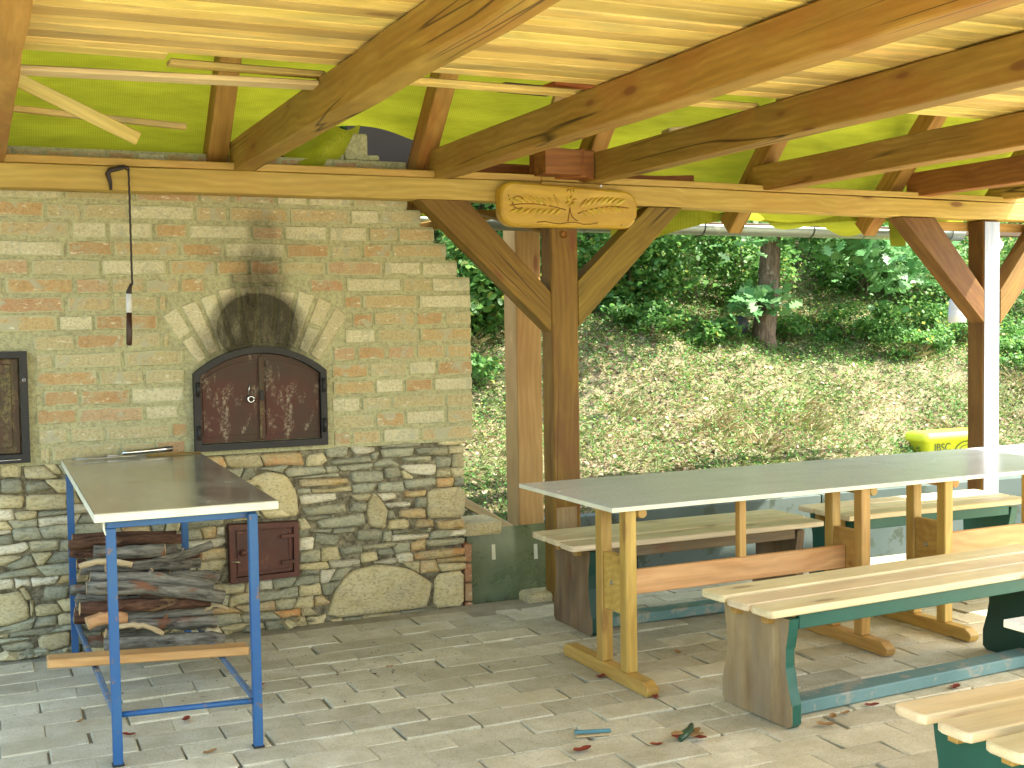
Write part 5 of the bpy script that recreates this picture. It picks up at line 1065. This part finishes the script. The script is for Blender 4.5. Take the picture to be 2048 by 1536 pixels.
# shrubs
def shrub(name, x, y, rx, ry, rz_, n, size, mat, label, cat='bush', shape=OVAL, z0=None, nst=6, group='bushes on the bank behind the shelter'):
    base = float(hz(x, y)) if z0 is None else z0
    t = empty(name, (x, y, base), label=label, cat=cat, group=group)
    nc = max(8, n//110); cc = rng.normal(0, 1, (nc, 3)); cc /= np.linalg.norm(cc, axis=1)[:, None]; cc *= rng.uniform(0.25, 0.95, nc)[:, None]**0.6
    cc = cc*np.array([rx, ry, rz_]) + np.array([0, 0, rz_*0.85]); idx = rng.integers(0, nc, n)
    P = cc[idx] + rng.normal(0, 1, (n, 3))*np.array([rx, ry, rz_])*0.16; P[:, 2] = np.maximum(P[:, 2], 0.02 + (hz(P[:, 0]+x, P[:, 1]+y)-base))
    leaves('foliage', P, size, shape, mat, 0.55, parent=t)
    for k in range(nst):
        c = cc[rng.integers(0, nc)]; tube('branch', [(rng.normal(0, .05), rng.normal(0, .05), -0.05), tuple(c*0.5+np.array([0, 0, 0.02])), tuple(c)], [0.014, 0.009, 0.003], M['trunk'], t, 6)
    return t
shrub('leafy_bush', 5.55, 9.70, 0.62, 0.45, 0.50, 4300, 0.060, M['leaf_a'], 'broad round-leaved bush climbing the bank between middle post and tree')
shrub('leafy_bush', 4.95, 10.1, 0.8, 0.5, 0.70, 4600, 0.062, M['leaf_a'], 'bush seen directly right of the middle post, above the bare slope')
shrub('leafy_bush', 3.80, 9.35, 0.60, 0.40, 0.42, 3600, 0.075, M['leaf_a'], 'large-leaved bush in the gap between wall and rear post')
shrub('leafy_bush', 5.95, 9.05, 0.30, 0.22, 0.13, 800, 0.050, M['leaf_a'], 'low sprawling bush left of the tree foot')
shrub('leafy_bush', 9.35, 9.6, 1.0, 0.6, 0.55, 7000, 0.042, M['leaf_a'], 'small-leaved green thicket framed by the right post and its brace')
shrub('leafy_bush', 10.6, 9.3, 0.9, 0.6, 0.70, 5200, 0.042, M['leaf_a'], 'small-leaved bush at the right edge of the picture')
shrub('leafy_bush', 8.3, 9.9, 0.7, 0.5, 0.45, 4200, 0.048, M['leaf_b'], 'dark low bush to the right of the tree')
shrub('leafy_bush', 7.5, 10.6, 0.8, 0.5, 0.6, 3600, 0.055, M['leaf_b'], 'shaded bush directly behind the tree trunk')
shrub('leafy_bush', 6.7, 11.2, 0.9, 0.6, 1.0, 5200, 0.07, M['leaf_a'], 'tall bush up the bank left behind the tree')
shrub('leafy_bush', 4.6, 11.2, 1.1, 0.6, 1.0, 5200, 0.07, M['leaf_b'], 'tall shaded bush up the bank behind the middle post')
shrub('leafy_bush', 9.6, 11.0, 1.2, 0.7, 1.1, 6000, 0.06, M['leaf_a'], 'tall bright bush behind the right-hand thicket')
for k, (x_, y_, rx_, rz2, n_, sz_, lb_) in enumerate(((7.05, 9.35, .35, .14, 1100, .040, 'low weedy patch at the right foot of the oak'), (7.7, 9.2, .5, .20, 2200, .042, 'low green patch under the hanging oak branch'),
   (8.6, 9.0, .6, .22, 2800, .040, 'low green growth left of the right post'), (9.6, 8.7, .6, .25, 2600, .038, 'low green growth right of the right post'), (5.35, 9.15, .45, .13, 1500, .045, 'creeping leafy edge below the round-leaved bush'),
   (3.55, 8.75, .22, .10, 500, .05, 'few creeping leaves by the wall end below the large-leaved bush'), (8.05, 8.75, .5, .15, 1600, .036, 'sparse green sprouts on the slope below the hanging oak branch'), (9.0, 8.35, .6, .18, 2000, .036, 'sparse green sprouts on the slope beside the right post'), (7.0, 10.0, .6, .45, 3000, .05, 'green thicket just right behind the oak trunk'), (8.9, 10.3, .8, .7, 4500, .05, 'thicket behind the hanging oak leaves'))):
    shrub('low_shrub', x_, y_, rx_, .3, rz2, n_, sz_, M['leaf_a'], lb_, 'shrub', nst=3, group='low green growth on the bank')
# oak tree
oak = empty('oak_tree', (6.60, 9.15, float(hz(6.6, 9.15))), label='leaning oak with rough trunk and lobed leaves hanging below the gutter', cat='tree')
tp = [(0, 0, -0.15), (0.02, 0, 0.1), (0.07, 0, 0.5), (0.12, 0.02, 1.0), (0.15, 0.05, 1.7), (0.22, 0.1, 2.6), (0.25, 0.1, 3.6)]
bm = bmesh.new(); add_tube(bm, tp, [0.14, 0.108, 0.096, 0.09, 0.085, 0.07, 0.04], 14, jit=0.06); link('trunk', bm_mesh(bm, 'trunk', M['trunk']), oak)
LP = []; random.seed(5)
def limb(p0, p1, n, spread, r_=0.02):
    p0 = Vector(p0); p1 = Vector(p1); md = (p0+p1)/2 + Vector((0, 0, 0.12)); tube('limb', [p0, md, p1], [r_, r_*0.6, r_*0.2], M['trunk'], oak, 6)
    for _ in range(n):
        t = random.uniform(0.3, 1.08); q = p0.lerp(md, t*2) if t < 0.5 else md.lerp(p1, (t-0.5)*2); LP.append((q.x+random.gauss(0, spread), q.y+random.gauss(0, spread), q.z+random.gauss(0, spread*0.65)))
limb((0.12, 0.02, 1.05), (0.15, -0.35, 0.98), 60, 0.13); limb((0.12, 0.02, 1.05), (-0.42, -0.40, 0.92), 60, 0.15)
limb((0.14, 0.03, 1.3), (1.25, -0.45, 0.66), 480, 0.19); limb((0.14, 0.03, 1.3), (1.75, -0.2, 0.80), 330, 0.2); limb((0.15, 0.05, 1.4), (0.9, -0.6, 0.92), 240, 0.18); limb((0.14, 0.03, 1.3), (0.55, -0.5, 0.95), 120, 0.15)
for k in range(9):
    a = random.uniform(0, 2*math.pi); r1 = random.uniform(0.9, 2.2); z = random.uniform(1.6, 3.4); limb((0.2, 0.08, z-0.5), (r1*math.cos(a), r1*math.sin(a), z+random.uniform(-0.3, 0.5)), 210, 0.30, 0.025)
for k in range(3): limb((-0.0, 0.0, 0.25), (-0.45+0.2*k, -0.25, 0.30+0.05*k), 40, 0.09, 0.008)
leaves('foliage', np.array(LP), 0.135, OAKL, M['leaf_oak'], 0.8, parent=oak)
def tree(x, y, h, r_, n, label, size=0.10, mat='leaf_b'):
    t = empty('woodland_tree', (x, y, float(hz(x, y))), label=label, cat='tree', group='trees up the bank')
    bm = bmesh.new(); add_tube(bm, [(0, 0, -0.2), (0.05, 0.0, h*0.3), (-0.05, 0.05, h*0.7), (0.1, 0, h)], [0.13, 0.11, 0.08, 0.03], 10, jit=0.05); link('trunk', bm_mesh(bm, 'trunk', M['trunk']), t)
    nc = 26; cc = rng.normal(0, 1, (nc, 3)); cc /= np.linalg.norm(cc, axis=1)[:, None]; cc *= rng.uniform(0.3, 1, nc)[:, None]; cc = cc*np.array([r_, r_, h*0.36])+np.array([0, 0, h*0.66])
    P = cc[rng.integers(0, nc, n)] + rng.normal(0, 1, (n, 3))*r_*0.2; leaves('crown', P, size, OVAL, M[mat], 0.6, parent=t)
for a in ((2.6, 12.2, 5.5, 1.6, 5000, 'tree far up the bank behind the brick wall'), (5.2, 12.8, 6.0, 1.7, 6000, 'tree up the bank above the middle post'), (8.0, 12.6, 6.0, 1.8, 6000, 'tree up the bank behind the oak'), (10.8, 12.4, 6.0, 1.8, 6000, 'tree up the bank above the right post'), (13.6, 11.8, 6.0, 1.8, 5000, 'tree up the bank beyond the right edge')): tree(*a)
# the wood's undergrowth reads as one mass
n = 60000; x = rng.uniform(0.5, 19, n); y = rng.uniform(11.2, 15.5, n); P = np.stack([x, y, hz(x, y)+rng.gamma(2.0, 0.55, n)], 1)
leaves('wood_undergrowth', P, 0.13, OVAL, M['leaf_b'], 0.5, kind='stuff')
